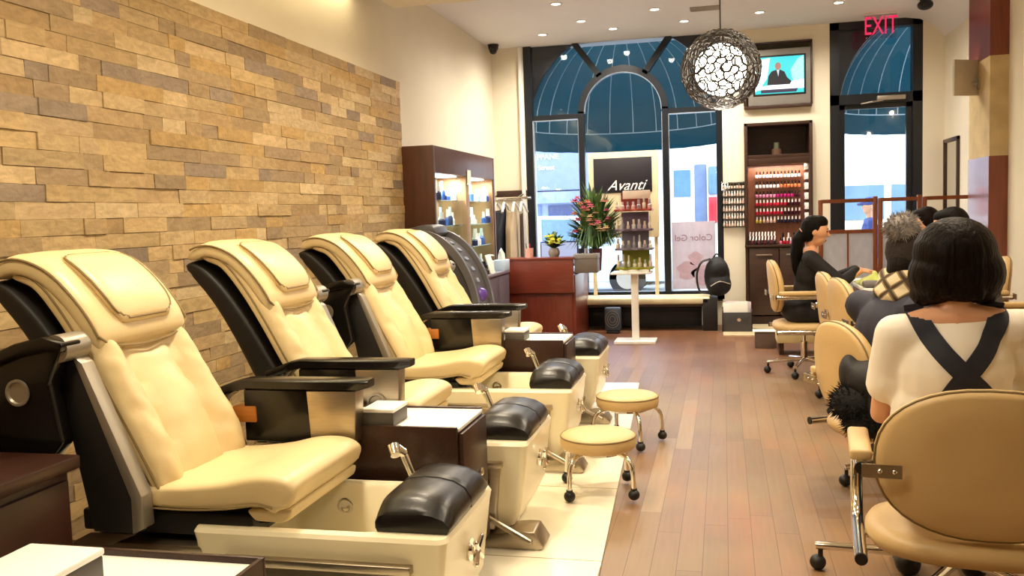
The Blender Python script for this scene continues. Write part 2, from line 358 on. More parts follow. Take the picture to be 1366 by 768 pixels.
# split-face stone cladding: every stone has its own face and tone
def stone_wall():
    m, t, b = nt('split_stone'); L = t.links
    at = nd(t, 'ShaderNodeAttribute', _attribute_name='tone'); tc = nd(t, 'ShaderNodeTexCoord')
    mp = nd(t, 'ShaderNodeMapping'); mp.inputs['Rotation'].default_value = (0.6, 0, 0); mp.inputs['Scale'].default_value = (1, 5, 14); L.new(tc.outputs['Object'], mp.inputs[0])
    n = nd(t, 'ShaderNodeTexNoise'); n.inputs['Scale'].default_value = 2.2; n.inputs['Detail'].default_value = 6; n.inputs['Distortion'].default_value = 1.2; L.new(mp.outputs[0], n.inputs['Vector'])
    r = nd(t, 'ShaderNodeValToRGB'); r.color_ramp.elements[0].position = 0.25; r.color_ramp.elements[0].color = (0.62, 0.58, 0.5, 1); r.color_ramp.elements[1].position = 0.65; r.color_ramp.elements[1].color = (1.05, 1.02, 0.98, 1)
    L.new(n.outputs['Fac'], r.inputs[0])
    x = nd(t, 'ShaderNodeMixRGB', _blend_type='MULTIPLY'); x.inputs[0].default_value = 0.75; L.new(at.outputs['Color'], x.inputs[1]); L.new(r.outputs[0], x.inputs[2]); L.new(x.outputs[0], b.inputs['Base Color'])
    n2 = nd(t, 'ShaderNodeTexNoise'); n2.inputs['Scale'].default_value = 26; n2.inputs['Detail'].default_value = 6; L.new(tc.outputs['Object'], n2.inputs['Vector'])
    bp = nd(t, 'ShaderNodeBump'); bp.inputs['Strength'].default_value = 0.35; bp.inputs['Distance'].default_value = 0.02; L.new(n2.outputs['Fac'], bp.inputs['Height']); L.new(bp.outputs[0], b.inputs['Normal'])
    b.inputs['Roughness'].default_value = 0.75
    rnd = random.Random(3); vs = []; fs = []; cols = []
    tones = ['#C2A678', '#BDA274', '#CBB186', '#B59A70', '#AC946F', '#A38C6C', '#BF9F68', '#CFB88F', '#BFA67B', '#C6AB7B', '#B3966A', '#998773']
    h = 0.0; i = 0; H = 2.515; rows = 36; rh = H / rows
    for i in range(rows):
        z0 = i * rh; z1 = z0 + rh; yend = 7.38 + (0.2 if z1 < 2.0 else 0) - (rnd.uniform(0, 0.08) if z1 < 2.0 else 0); y = -1.0 - rnd.uniform(0, 0.4)
        while y < yend:
            w = rnd.choice((0.14, 0.22, 0.3, 0.36, 0.42, 0.46)) * rnd.uniform(0.85, 1.1)
            y1 = min(y + w, yend)
            if yend - y1 < 0.08: y1 = yend
            d = 0.02 + rnd.choice((0, 0.001, 0.002, 0.004, 0.007)); g = 0.0008
            k = len(vs); X = -2.70; jz = [rnd.uniform(-0.0015, 0.0015) for _ in range(4)]
            vs += [(X, y, z0), (X, y1, z0), (X, y1, z1), (X, y, z1),
                   (X + d + rnd.uniform(-0.002, 0.002), y + g, z0 + g + jz[0]), (X + d + rnd.uniform(-0.002, 0.002), y1 - g, z0 + g + jz[1]),
                   (X + d + rnd.uniform(-0.002, 0.002), y1 - g, z1 - g + jz[2]), (X + d + rnd.uniform(-0.002, 0.002), y + g, z1 - g + jz[3])]
            c = lin(rnd.choice(tones)); q = rnd.uniform(0.85, 1.1); c = (c[0] * q, c[1] * q, c[2] * q, 1)
            for f in ((4, 5, 6, 7), (0, 1, 5, 4), (3, 7, 6, 2), (0, 4, 7, 3), (1, 2, 6, 5)):
                fs.append(tuple(k + a for a in f)); cols.append(c)
            y = y1
    me = bpy.data.meshes.new('wall_left_stone'); me.from_pydata(vs, [], fs); at = me.color_attributes.new('tone', 'FLOAT_COLOR', 'CORNER')
    li = 0
    for p, c in zip(me.polygons, cols):
        for _ in p.loop_indices: at.data[li].color = c; li += 1
    bm = bmesh.new(); bm.from_mesh(me); bmesh.ops.recalc_face_normals(bm, faces=bm.faces[:]); bm.to_mesh(me); bm.free()
    me.materials.append(m); o = bpy.data.objects.new('wall_left_stone', me); C.objects.link(o); struct(o)
stone_wall()

# pillars: veneer with a stone band
PSTONE = mat('pillar_stone', '#cdb685', 0.7, var=0.16, scale=5, bump=0.2, bscale=30)
for y0, y1 in ((8.43, 9.1), (6.6, 7.1)):
    p = MB(); p.box(2.2, 2.36, y0, y1, 0, 1.72); p.box(2.2, 2.36, y0, y1, 2.56, 3.4 if y0 > 6.9 else 3.03); p.mi = 1; p.box(2.205, 2.36, y0 + .005, y1 - .005, 1.72, 2.56)
    struct(p.build('pillar', [PILLARW, PSTONE], smooth=False))

# ---------------------------------------------------------------- shop window
cx, cz, R = -1.14, 2.38, 1.17
wf = MB()
wf.box(-2.31, -2.22, 10.7, 10.82, 0.30, 3.35); wf.box(-0.07, 0.0, 10.7, 10.82, 0.30, 3.35)
wf.box(-2.31, 0.0, 10.7, 10.82, 0.30, 0.40)
for X in (-1.63, -0.645): wf.box(X - 0.035, X + 0.035, 10.71, 10.81, 0.4, 2.55)
wf.box(-2.22, -1.63, 10.72, 10.8, 2.47, 2.53); wf.box(-0.645, -0.07, 10.72, 10.8, 2.47, 2.53)
def archbar(m, c, r0, r1, a0, a1, y0, y1, n=24, sz=1.0):
    rings = []
    for i in range(n + 1):
        a = math.radians(a0 + (a1 - a0) * i / n); ca, sa = math.cos(a), math.sin(a) * sz
        rings.append([(c[0] + r0 * ca, y0, c[1] + r0 * sa), (c[0] + r1 * ca, y0, c[1] + r1 * sa), (c[0] + r1 * ca, y1, c[1] + r1 * sa), (c[0] + r0 * ca, y1, c[1] + r0 * sa)])
    m.loft(rings)
archbar(wf, (-1.1375, 2.53), 0.455, 0.53, 0, 180, 10.71, 10.81)
for s in (-1, 1):   # radial bars up to the ceiling
    a = Vector((-1.1375 + s * 0.26, 0, 2.95)); b = Vector((-1.1375 + s * 0.56, 0, 3.36)); n = Vector((0.41, 0, -0.30 * s)).normalized() * 0.035 if s > 0 else Vector((0.41, 0, 0.30)).normalized() * 0.035
    wf.loft([[a - n + Vector((0, y, 0)) for y in (10.71, 10.81)] + [a + n + Vector((0, y, 0)) for y in (10.81, 10.71)], [b - n + Vector((0, y, 0)) for y in (10.71, 10.81)] + [b + n + Vector((0, y, 0)) for y in (10.81, 10.71)]])
def spandrel(m, c, r, x_edge, a0, a1, y0, y1, top=3.36, n=16):
    pts = [(c[0] + r * math.cos(math.radians(a0 + (a1 - a0) * i / n)), c[1] + r * math.sin(math.radians(a0 + (a1 - a0) * i / n))) for i in range(n + 1)]
    pts = [p for p in pts if p[1] <= top]; xt = c[0] + (1 if math.cos(math.radians(a0)) > 0 else -1) * math.sqrt(max(0, r * r - (top - c[1]) ** 2))
    m.prism([(x_edge, c[1])] + pts + [(xt, top), (x_edge, top)], 'xz', y0, y1)
spandrel(wf, (cx, cz), R - 0.04, -2.31, 180, 90, 10.78, 10.83); spandrel(wf, (cx, cz), R - 0.04, 0.0, 0, 90, 10.78, 10.83)
wfo = struct(wf.build('window_1', FRAME))
light_edge = MB()   # bright aluminium beads on the glazing edges
light_edge.box(-2.22, -2.205, 10.72, 10.8, 0.4, 2.47); light_edge.box(-2.21, -1.665, 10.72, 10.8, 2.462, 2.472); light_edge.box(-0.61, -0.08, 10.72, 10.8, 2.462, 2.472)
light_edge.box(-1.672, -1.665, 10.72, 10.8, 0.4, 2.5); light_edge.box(-0.61, -0.603, 10.72, 10.8, 0.4, 2.5); light_edge.box(-0.688, -0.68, 10.72, 10.8, 0.4, 2.5); archbar(light_edge, (-1.1375, 2.53), 0.447, 0.456, 0, 180, 10.72, 10.8)
light_edge.build('window_bead', mat('aluminium', '#b9c6d6', 0.35, 0.6), wfo)
MB().box(-2.24, -0.05, 10.755, 10.761, 0.4, 3.35).build('window_pane', PANE, wfo, smooth=False)
MB().box(-2.25, -0.02, 10.66, 10.72, 0.285, 0.30).build('window_sill', FRAME, wfo)

# ---------------------------------------------------------------- street door
df = MB()
df.box(1.17, 1.27, 10.7, 10.85, 0, 3.35); df.box(2.03, 2.13, 10.7, 10.85, 0, 3.35); df.box(1.17, 2.13, 10.7, 10.85, 2.45, 2.56); df.box(1.17, 2.13, 10.7, 10.85, 3.27, 3.35)
c2 = (2.36, 2.42); pts = [(c2[0] + 1.08 * math.cos(math.radians(a)), c2[1] + 1.08 * math.sin(math.radians(a))) for a in range(180, 110, -4)]
pts = [p for p in pts if p[1] < 3.3]
df.prism([(1.2, 2.5)] + [p for p in pts if p[1] > 2.5] + [(pts[-1][0] + 0.03, 3.3), (1.2, 3.3)], 'xz', 10.78, 10.84)
dro = struct(df.build('door_1', FRAME))
dl = MB(); dl.box(1.27, 1.33, 10.74, 10.8, 0.02, 2.45); dl.box(1.97, 2.03, 10.74, 10.8, 0.02, 2.45); dl.box(1.27, 2.03, 10.74, 10.8, 0.02, 0.28); dl.box(1.27, 2.03, 10.74, 10.8, 2.40, 2.45)
dlo = dl.build('door_leaf', FRAME, dro)
MB().box(1.3, 2.0, 10.765, 10.771, 0.26, 2.42).build('door_pane', PANE, dlo, smooth=False)
MB().box(1.25, 2.05, 10.765, 10.771, 2.54, 3.3).build('transom_pane', PANE, dro, smooth=False)
cl = MB(); cl.box(1.66, 1.95, 10.66, 10.71, 2.475, 2.525, 0.006); cl.tube([(1.72, 10.68, 2.475), (1.6, 10.62, 2.46), (1.5, 10.7, 2.45)], 0.009)
tag(cl.build('door_closer', SILVER), 'silver hydraulic closer arm above the glass street door', 'door closer')

# ---------------------------------------------------------------- the street outside
struct(MB().box(-14, 14, 10.95, 60, -0.25, -0.12).build('street_ground', mat('pale_pavement', '#c4c6c8', 0.8), smooth=False))
AWN = translucent('teal_awning', '#163c46', 0.5)
RIBM = mat('awning_rib', '#c9d6dc', 0.5)
def awning(label, c, r, deep):
    def dome(u, v):
        a = PI * u; e = (PI / 2) * v
        return Vector((c[0] - r * math.cos(a) * math.cos(e), 10.88 + deep * math.sin(a) * math.cos(e), c[1] + r * math.sin(e)))
    root = thing('dome_awning', label, 'awning', (0, 0, 0))
    MB().grid(dome, 40, 18).build('canopy', AWN, root)
    v = MB(); v.grid(lambda u, w: Vector((c[0] - r * math.cos(PI * u), 10.88 + deep * math.sin(PI * u), c[1] - 0.24 * w + 0.002 * math.sin(80 * u) * w)), 80, 3); v.build('valance', AWN, root)
    for k in range(13):
        MB().tube([dome((k + 0.0) / 12, j / 14) * 1.0 + Vector((0, -0.012, 0)) for j in range(14)], 0.006, 5).build('rib', RIBM, root)
    MB().tube([dome(j / 30, 0) + Vector((0, -0.01, 0)) for j in range(31)], 0.006, 5).build('hem_rail', RIBM, root)
awning('wide teal dome awning outside the arched shop window', (cx, cz), R, 1.15)
awning('narrower teal dome awning outside the street door', c2, 1.08, 1.05)

# facade across the road
fc = thing('building', 'pale blue shop building across the street behind the window', 'building', (0, 24, -0.12))
FAC = mat('pale_blue_facade', '#b9c8e6', 0.8, var=0.06); FACD = mat('blue_grey_fascia', '#7f8fb4', 0.7, var=0.06)
MB().box(-9, -1.6, 0, 3, 0, 9).build('wall', FAC, fc, smooth=False)
MB().box(-7.5, -2.6, -0.35, 0, 2.1, 3.5).build('sign_fascia', FACD, fc, smooth=False)
MB().box(-7.5, -2.6, -0.9, 0.1, 1.75, 2.05).build('sign_canopy', FACD, fc, smooth=False)
MB().box(-4.6, -2.7, -0.05, 0.05, 0.15, 1.7).build('shop_window', mat('blue_shop_glass', '#4d5a8c', 0.1), fc, smooth=False)
MB().box(-7.2, -4.8, -0.06, 0.05, 0.15, 1.7).build('shutter', mat('blue_shutter', '#93a8d6', 0.6), fc, smooth=False)
LET = mat('white_letters', '#ffffff', 0.6)
text('lettering', 'COLOPPANE', 0.20, LET, fc, Matrix.Translation((-4.80, -0.37, 2.98)) @ FACE_CAM)
text('lettering', "at N's Street", 0.18, LET, fc, Matrix.Translation((-4.80, -0.37, 2.70)) @ FACE_CAM)
for x in (-6.5, -4.9, -3.3):
    w = MB().box(x - 0.5, x + 0.5, -0.06, 0.02, 4.2, 5.6).build('window', mat('facade_window_frame', '#e8eef8', 0.6), fc); MB().box(x - 0.42, x + 0.42, -0.08, -0.05, 4.28, 5.52).build('pane', mat('facade_glass', '#8fa6c8', 0.15), w)
f2 = thing('building', 'white building across the street seen through the door', 'building', (4, 25, -0.12))
MB().box(-5.6, 8, 0, 3, 0, 9).build('wall', mat('white_facade', '#f4f6f8', 0.8, var=0.02), f2, smooth=False)
MB().box(-2.0, 4.2, -0.5, 0.0, 1.75, 2.05).build('ledge', FACD, f2, smooth=False)
e = MB(); e.lathe([(0.2, 0), (0.24, 0), (0.24, 0.03), (0.2, 0.03)], (0, 0, 0), 24, Matrix.Rotation(PI / 2, 3, 'X')); e.box(-0.02, 0.02, -0.04, 0.0, -0.2, 0.2); e.box(-0.2, 0.2, -0.04, 0, 0.05, 0.08)
e.build('round_emblem', mat('pale_green_paint', '#9cc9c0', 0.6), f2, (-1.9, -0.02, 2.3))

def wheel(x, y, r, parent):
    w = MB(); w.cyl((x, y - 0.1, r), (x, y + 0.1, r), r, seg=24); o = w.build('wheel', RUBBER, parent); MB().cyl((x, y - 0.115, r), (x, y - 0.1, r), r * 0.6, seg=20).build('hub_cap', SILVER, o)
def vehicle(name, label, cat, loc, body, roof, L_, W_, paint, glassm, wins, lights=None, wr=0.32):
    t = thing(name, label, cat, loc)
    b = MB(); b.prism(body, 'xz', -W_ / 2, W_ / 2, 0.05); b.build('body', paint, t)
    b = MB(); b.prism(roof, 'xz', -W_ / 2 + 0.08, W_ / 2 - 0.08, 0.05); b.build('cabin', paint, t)
    for w in wins: MB().prism(w, 'xz', -W_ / 2 + 0.06, -W_ / 2 + 0.1, 0.0).build('side_window', glassm, t)
    for x in (-L_ * 0.3, L_ * 0.3):
        for y in (-W_ / 2 + 0.1, W_ / 2 - 0.1): wheel(x, y, wr, t)
    for (x, z, w, h, m) in (lights or []): MB().box(x - w / 2, x + w / 2, -W_ / 2 - 0.02, -W_ / 2 + 0.05, z - h / 2, z + h / 2, 0.01).build('tail_light', m, t)
    return t
CARB = mat('pale_blue_car_paint', '#c4d8e6', 0.25, var=0.03); CARW = mat('white_van_paint', '#f6f7f8', 0.3, var=0.02); CARY = mat('cream_car_paint', '#f3ead0', 0.3, var=0.03)
CGL = mat('car_glass', '#5f7f9c', 0.08, var=0.1); TAIL = mat('red_lens', '#d2303a', 0.2)
car_body = [(-2.1, 0.25), (2.1, 0.25), (2.15, 0.75), (1.3, 0.92), (-1.5, 0.95), (-2.1, 0.8)]; car_roof = [(-1.55, 0.92), (1.05, 0.92), (0.35, 1.42), (-1.0, 1.45)]
car_w = [[(-1.35, 0.95), (-0.35, 0.95), (-0.35, 1.38), (-0.95, 1.38)], [(-0.25, 0.95), (0.85, 0.95), (0.3, 1.36), (-0.25, 1.38)]]
vehicle('car', 'pale blue car parked outside the left pane of the shop window', 'car', (-2.9, 16.5, -0.12), car_body, car_roof, 4.2, 1.7, CARB, CGL, car_w)
vehicle('car', 'cream car passing behind the pedestrian outside the door', 'car', (2.9, 16.2, -0.12), car_body, [(a, b + 0.12 if b > 1 else b) for a, b in car_roof], 4.2, 1.7, CARY, CGL, car_w).scale = (1.15, 1, 1.28)
van = vehicle('van', 'white van with an open side door outside the right pane', 'van', (-0.4, 19.0, -0.12), [(-1.9, 0.3), (1.9, 0.3), (1.9, 1.2), (-1.9, 1.2)], [(-1.85, 1.15), (1.85, 1.15), (1.8, 2.6), (-1.8, 2.6)], 3.8, 1.9, CARW, CGL,
              [[(-0.55, 1.72), (-0.22, 1.72), (-0.22, 2.25), (-0.55, 2.25)]], [(0.20, 1.45, 0.16, 0.5, TAIL)], 0.36)
MB().box(-0.15, 0.09, -0.9, -0.84, 0.75, 2.35, 0.03).build('door_opening', mat('van_interior', '#5d6f8f', 0.6), van)
MB().box(0.12, 0.30, -0.97, -0.86, 1.75, 2.3, 0.03).build('rear_window', CGL, van)

# ================================================================ pedicure chairs
def frames(prof, n):
    P = spline([(x, 0, z) for x, z in prof], n); out = []
    for i, p in enumerate(P):
        t = (P[min(i + 1, n)] - P[max(i - 1, 0)]).normalized(); out.append((p, Vector((t.z, 0, -t.x))))   # normal towards +x / up-front
    return out
def pad(m, prof, hw, tf, tb, n=28, k=44, e=0.45, relief=None, endp=2.6, flip=1):
    """upholstered pad swept along a side profile; hw half width, tf / tb front and back thickness (functions of v), relief(u, v) on its face"""
    F = frames(prof, n); rings = []
    for i, (p, nn) in enumerate(F):
        v = i / n; q = abs(2 * v - 1) ** (endp * 2.2); end = math.sqrt(max(0.0, 1 - q)) * 0.96 + 0.04
        ring = []
        for j in range(k):
            a = 2 * PI * j / k; ca, sa = math.cos(a), math.sin(a)
            u = math.copysign(abs(ca) ** e, ca); s = math.copysign(abs(sa) ** e, sa)
            th = (tf(v) if s > 0 else tb(v)) * s * end
            if s > 0 and relief: th += relief(u, v) * end * min(1, s * 1.2)
            ring.append(p + Vector((0, u * hw(v) * (0.93 + 0.07 * end), 0)) + nn * th * flip)
        rings.append(ring)
    m.loft(rings); return m
def rr(x0, x1, y0, y1, r, z, n=5):
    out = []
    for (cx_, cy_, a0) in ((x1 - r, y1 - r, 0), (x0 + r, y1 - r, 90), (x0 + r, y0 + r, 180), (x1 - r, y0 + r, 270)):
        for i in range(n + 1):
            a = math.radians(a0 + 90 * i / n); out.append(Vector((cx_ + r * math.cos(a), cy_ + r * math.sin(a), z)))
    return out
def edge_piping(prof, hw, off, n=30, inset=0.0, v0=0.0, v1=1.0, lift=0.0, caps=False):
    F = frames(prof, n); a = []; b = []
    for i, (p, nn) in enumerate(F):
        v = i / n
        if v < v0 or v > v1: continue
        a.append(p + nn * (off(v) + lift) + Vector((0, -hw(v) + inset, 0))); b.append(p + nn * (off(v) + lift) + Vector((0, hw(v) - inset, 0)))
    return a, b
NB = lambda x, s: math.exp(-(x / s) ** 2)

def pedicure_chair(label, yc, near_raised):
    t = thing('pedicure_chair', label, 'pedicure chair', (-1.7, yc, 0.012), 0, 'cream pedicure massage chairs along the stone wall')
    # --- upholstery
    bp = [(0.0, 0.50), (-0.075, 0.64), (-0.165, 0.80), (-0.245, 0.94), (-0.33, 1.07), (-0.42, 1.17), (-0.52, 1.20)]
    def brel(u, v):
        au = abs(u); bol = 0.030 * NB(au - 0.80, 0.20); groove = -0.026 * NB(au - 0.50, 0.07); lum = 0.026 * NB(u, 0.45) * NB(v - 0.25, 0.16)
        dip = -0.022 * NB(u, 0.35) * NB(v - 0.52, 0.13); wr = (0.013 * noise.noise(Vector((u * 2.6, v * 9, yc))) + 0.010 * noise.noise(Vector((u * 6 + v * 5, v * 20, 2)))) * (1.1 - 0.6 * v)
        return bol + groove * min(1, 1.25 - v) + lum + dip + wr
    hwb = lambda v: 0.255 - 0.03 * v
    m = MB(); pad(m, bp, hwb, lambda v: 0.05, lambda v: 0.03, n=52, k=64, relief=brel); back = m.build('backrest', CREAM, t, angle=70)
    m = MB(); a, b = edge_piping(bp, hwb, lambda v: 0.012, inset=0.002, v0=0.03, v1=0.97)
    m.tube(a, 0.005, 6); m.build('piping', SEAM, back); MB().tube(b, 0.005, 6).build('piping', SEAM, back)
    hp = [(-0.205, 0.955), (-0.245, 1.035), (-0.31, 1.12), (-0.39, 1.19), (-0.49, 1.222), (-0.585, 1.195)]
    hwh = lambda v: 0.237
    m = MB(); pad(m, hp, hwh, lambda v: 0.05, lambda v: 0.03, n=34, k=48, relief=lambda u, v: 0.004 * noise.noise(Vector((u * 3, v * 6, yc)))); hd = m.build('headrest', CREAM, t, angle=70)
    m = MB(); a, b = edge_piping(hp, hwh, lambda v: 0.03, inset=0.0, v0=0.08, v1=0.95); lowa, lowb = a[0], b[0]
    loop = a[::-1] + [lowa + (lowb - lowa) * (k / 12) + Vector((0.012, 0, -0.052)) * math.sin(PI * k / 12) ** 0.4 for k in range(1, 12)] + b
    m.tube(loop, 0.0045, 6); m.build('piping', SEAM, hd)
    pp = [(-0.185, 1.035), (-0.22, 1.10), (-0.275, 1.165), (-0.345, 1.222), (-0.41, 1.25)]
    m = MB(); pad(m, pp, lambda v: 0.155 - 0.03 * abs(2 * v - 1) ** 4, lambda v: 0.024, lambda v: 0.025, n=26, k=40, e=0.6, endp=2.0); pl = m.build('pillow', CREAM, t, angle=70)
    m = MB(); F = frames(pp, 26); lp = []
    for q in range(48):
        a_ = 2 * PI * q / 48; ca, sa = math.cos(a_), math.sin(a_); u = math.copysign(abs(ca) ** 0.5, ca); v = 0.5 + 0.475 * math.copysign(abs(sa) ** 0.5, sa)
        i = min(26, max(0, int(round(v * 26)))); f = v * 26 - int(v * 26); p, nn = F[i]; lp.append(p + Vector((0, u * 0.156, 0)) + nn * 0.010)
    m.tube(lp, 0.0045, 6, closed=True); m.build('piping', SEAM, pl)
    sp = [(-0.13, 0.515), (-0.02, 0.510), (0.10, 0.512), (0.22, 0.523), (0.32, 0.540), (0.40, 0.535), (0.445, 0.510)]
    def srel(u, v):
        return 0.024 * NB(v - 0.80, 0.12) - 0.012 * NB(v - 0.45, 0.3) * (1 - abs(u)) + 0.004 * noise.noise(Vector((u * 3, v * 5, yc + 4)))
    m = MB(); pad(m, sp, lambda v: 0.26, lambda v: 0.042 + 0.022 * v, lambda v: 0.035 + 0.032 * v, n=44, k=56, e=0.4, relief=srel, endp=4.2); st = m.build('seat', CREAM, t, angle=70)
    m = MB(); a, b = edge_piping(sp, lambda v: 0.26, lambda v: 0.03 + 0.02 * v, inset=0.0, v0=0.02, v1=0.8); m.tube(a, 0.003, 6); m.build('piping', SEAM, st); MB().tube(b, 0.003, 6).build('piping', SEAM, st)
    m = MB()
    m.prism([(0.28, 0.475), (0.44, 0.49), (0.43, 0.455), (0.40, 0.440), (0.31, 0.442)], 'xz', -0.245, 0.245, 0.012); m.build('seat_flap', CREAM, t)
    # --- black shell and undercarriage
    shp = [(-0.10, 0.44), (-0.16, 0.62), (-0.25, 0.78), (-0.345, 0.93), (-0.445, 1.06), (-0.545, 1.15), (-0.605, 1.165)]
    m = MB(); pad(m, shp, lambda v: 0.238 - 0.015 * v, lambda v: 0.03, lambda v: 0.15 - 0.095 * v, n=30, k=36, e=0.5); sh = m.build('back_shell', SHELL, t, angle=60)
    m = MB(); m.box(-0.30, 0.30, -0.235, 0.235, 0.385, 0.455, 0.01); m.box(0.02, 0.34, -0.2, 0.2, 0.42, 0.475, 0.01); m.box(-0.24, 0.10, -0.24, 0.24, 0.0, 0.34, 0.02); m.build('undercarriage', SHELL, t)
    m = MB(); m.box(-0.34, 0.16, -0.27, 0.27, 0.34, 0.365, 0.004); m.prism([(-0.30, 0.365), (-0.16, 0.365), (-0.06, 0.405), (-0.22, 0.405)], 'xz', -0.30, -0.24, 0.003); m.build('base_deck', STEEL, t)
    # --- foot bath
    m = MB()
    out = [rr(0.16, 0.84, -0.225, 0.225, 0.03, 0.06), rr(0.13, 0.885, -0.262, 0.262, 0.03, 0.15), rr(0.115, 0.915, -0.272, 0.272, 0.03, 0.385), rr(0.11, 0.92, -0.276, 0.276, 0.03, 0.412), rr(0.117, 0.913, -0.269, 0.269, 0.028, 0.424),
           rr(0.155, 0.705, -0.232, 0.232, 0.05, 0.424), rr(0.165, 0.695, -0.222, 0.222, 0.05, 0.412), rr(0.185, 0.67, -0.20, 0.20, 0.06, 0.25), rr(0.23, 0.63, -0.16, 0.16, 0.06, 0.225)]
    m.loft(out); bs = m.build('foot_bath', BASIN, t, angle=35)
    m = MB(); m.lathe([(0.0, 0.0), (0.028, 0.0), (0.03, 0.004), (0.022, 0.006), (0.014, 0.003), (0.0, 0.004)], (0.40, 0.215, 0.345), 18, Matrix.Rotation(PI / 2, 3, 'X')); m.build('drain', CHROME, bs)
    m = MB(); m.prism([(0.22, 0.07), (0.78, 0.07), (0.81, 0.34), (0.22, 0.34)], 'xz', -0.292, -0.20, 0.006); m.prism([(0.22, 0.325), (0.82, 0.325), (0.82, 0.35), (0.22, 0.35)], 'xz', -0.30, -0.24, 0.004); m.build('side_panel', STEEL, bs)
    m = MB(); m.cyl((0.735, -0.29, 0.27), (0.735, -0.318, 0.27), 0.024, 0.022); m.cyl((0.735, -0.285, 0.27), (0.735, -0.295, 0.27), 0.03); m.build('side_knob', RUBBER, bs)
    m = MB(); K = (0.875, 0.02, 0.29); m.cyl((0.87, K[1], K[2]), (0.93, K[1], K[2]), 0.016); m.cyl((0.885, K[1], K[2]), (0.91, K[1], K[2]), 0.036)
    for k in range(4):
        a = PI / 4 + k * PI / 2; m.cap((0.928, K[1] + 0.010 * math.cos(a), K[2] + 0.010 * math.sin(a)), (0.934, K[1] + 0.048 * math.cos(a), K[2] + 0.048 * math.sin(a)), 0.011, 0.009, 8)
    m.build('tap_handle', CHROME, bs)
    m = MB(); m.lathe([(0.024, 0), (0.024, 0.012), (0.014, 0.018), (0.013, 0.03)], (0.645, 0.245, 0.424), 16)
    m.cap((0.645, 0.245, 0.447), (0.615, 0.235, 0.535), 0.014, 0.016); m.cap((0.615, 0.235, 0.535), (0.59, 0.225, 0.555), 0.018, 0.02); m.cyl((0.585, 0.222, 0.562), (0.60, 0.20, 0.535), 0.022, 0.018); m.build('hand_shower', CHROME, bs)
    m = MB(); rings = []; F = 26
    for i in range(F + 1):
        v = i / F; y = -0.225 + 0.44 * v; s = (1 - abs(2 * v - 1) ** 7) ** 0.5 * 0.9 + 0.1 if 0 < v < 1 else 0.55; s *= 1 - 0.05 * NB(v - 0.5, 0.025); hx = 0.118; hz = 0.104 * s
        rings.append([Vector((0.803 + hx * (0.9 + 0.1 * s) * x_, y, 0.426 + hz * z_)) for x_, z_ in [(-0.95, 0), (-1, 0.2), (-1, 0.5), (-0.9, 0.78), (-0.65, 0.95), (-0.25, 1.02), (0.15, 1.0), (0.55, 0.9), (0.85, 0.7), (1, 0.42), (1.02, 0.2), (0.95, 0)]])
    m.loft(rings); fr = m.build('footrest', BLACK, t, angle=50)
    m = MB(); m.tube([Vector((0.803 + 0.117 * x_, -0.003, 0.426 + 0.1 * z_)) for x_, z_ in [(-1, 0.1), (-1, 0.5), (-0.9, 0.78), (-0.65, 0.95), (-0.25, 1.02), (0.15, 1.0), (0.55, 0.9), (0.85, 0.7), (1, 0.42), (1, 0.1)]], 0.003, 6); m.build('seam', RUBBER, fr)
    m = MB(); m.prism([(0.66, 0), (0.965, 0), (0.985, 0.012), (0.945, 0.075), (0.90, 0.075), (0.68, 0.05)], 'xz', -0.31, -0.16, 0.006); m.cap((0.70, -0.315, 0.16), (0.93, -0.315, 0.035), 0.012, 0.012, 8); m.build('floor_foot', STEEL, t)
    # --- armrests
    def arm_down(s, wood):
        y = s * 0.325; g = MB(); g.box(-0.02, 0.26, y - 0.028, y + 0.028, 0.545, 0.735, 0.006); ar = g.build('armrest', BLACKGLOSS, t)
        g = MB(); rings = []
        for v in [k / 16 for k in range(17)]:
            x = -0.17 + 0.64 * v; w = 0.03 + 0.014 * min(1, v * 2.2) - 0.012 * max(0, v - 0.93) / 0.07; zt = 0.775 - 0.05 * max(0, 0.22 - v) / 0.22; zb = zt - 0.038 + 0.01 * (v > 0.97)
            rings.append([Vector((x, y + a * w, z_)) for a, z_ in ((-1, zb + 0.006), (-1, zt - 0.006), (-0.8, zt), (0.8, zt), (1, zt - 0.006), (1, zb + 0.006), (0.8, zb), (-0.8, zb))])
        g.loft(rings); g.build('arm_pad', BLACKGLOSS, ar, angle=50)
        g = MB(); g.prism([(0.235, 0.735), (0.425, 0.735), (0.415, 0.55), (0.245, 0.55)], 'xz', y - 0.038, y + 0.038, 0.004); g.build('front_post', STEEL, ar)
        g = MB()
        for r_ in (0, 0.012): g.tube(arc((0.0, 0.64), 0.115 - r_, 115, 255, 14, 'xz', y - s * (0.012 + r_)), 0.007, 8)
        g.build('pivot_ring', SILVER, ar)
        if wood: MB().box(-0.065, 0.03, y - 0.034, y + 0.034, 0.615, 0.675, 0.006).build('wood_insert', mat('orange_wood', '#b5702c', 0.35, var=0.12, scale=9, stretch=(1, 1, 9)), ar)
        if s < 0:
            g = MB(); g.lathe([(0, 0), (0.035, 0), (0.041, 0.006), (0.041, 0.012), (0.034, 0.012), (0.03, 0.006), (0, 0.006)], (0.325, y - 0.036, 0.60), 22, Matrix.Rotation(PI / 2, 3, 'X')); g.build('cup_disc', SILVER, ar)
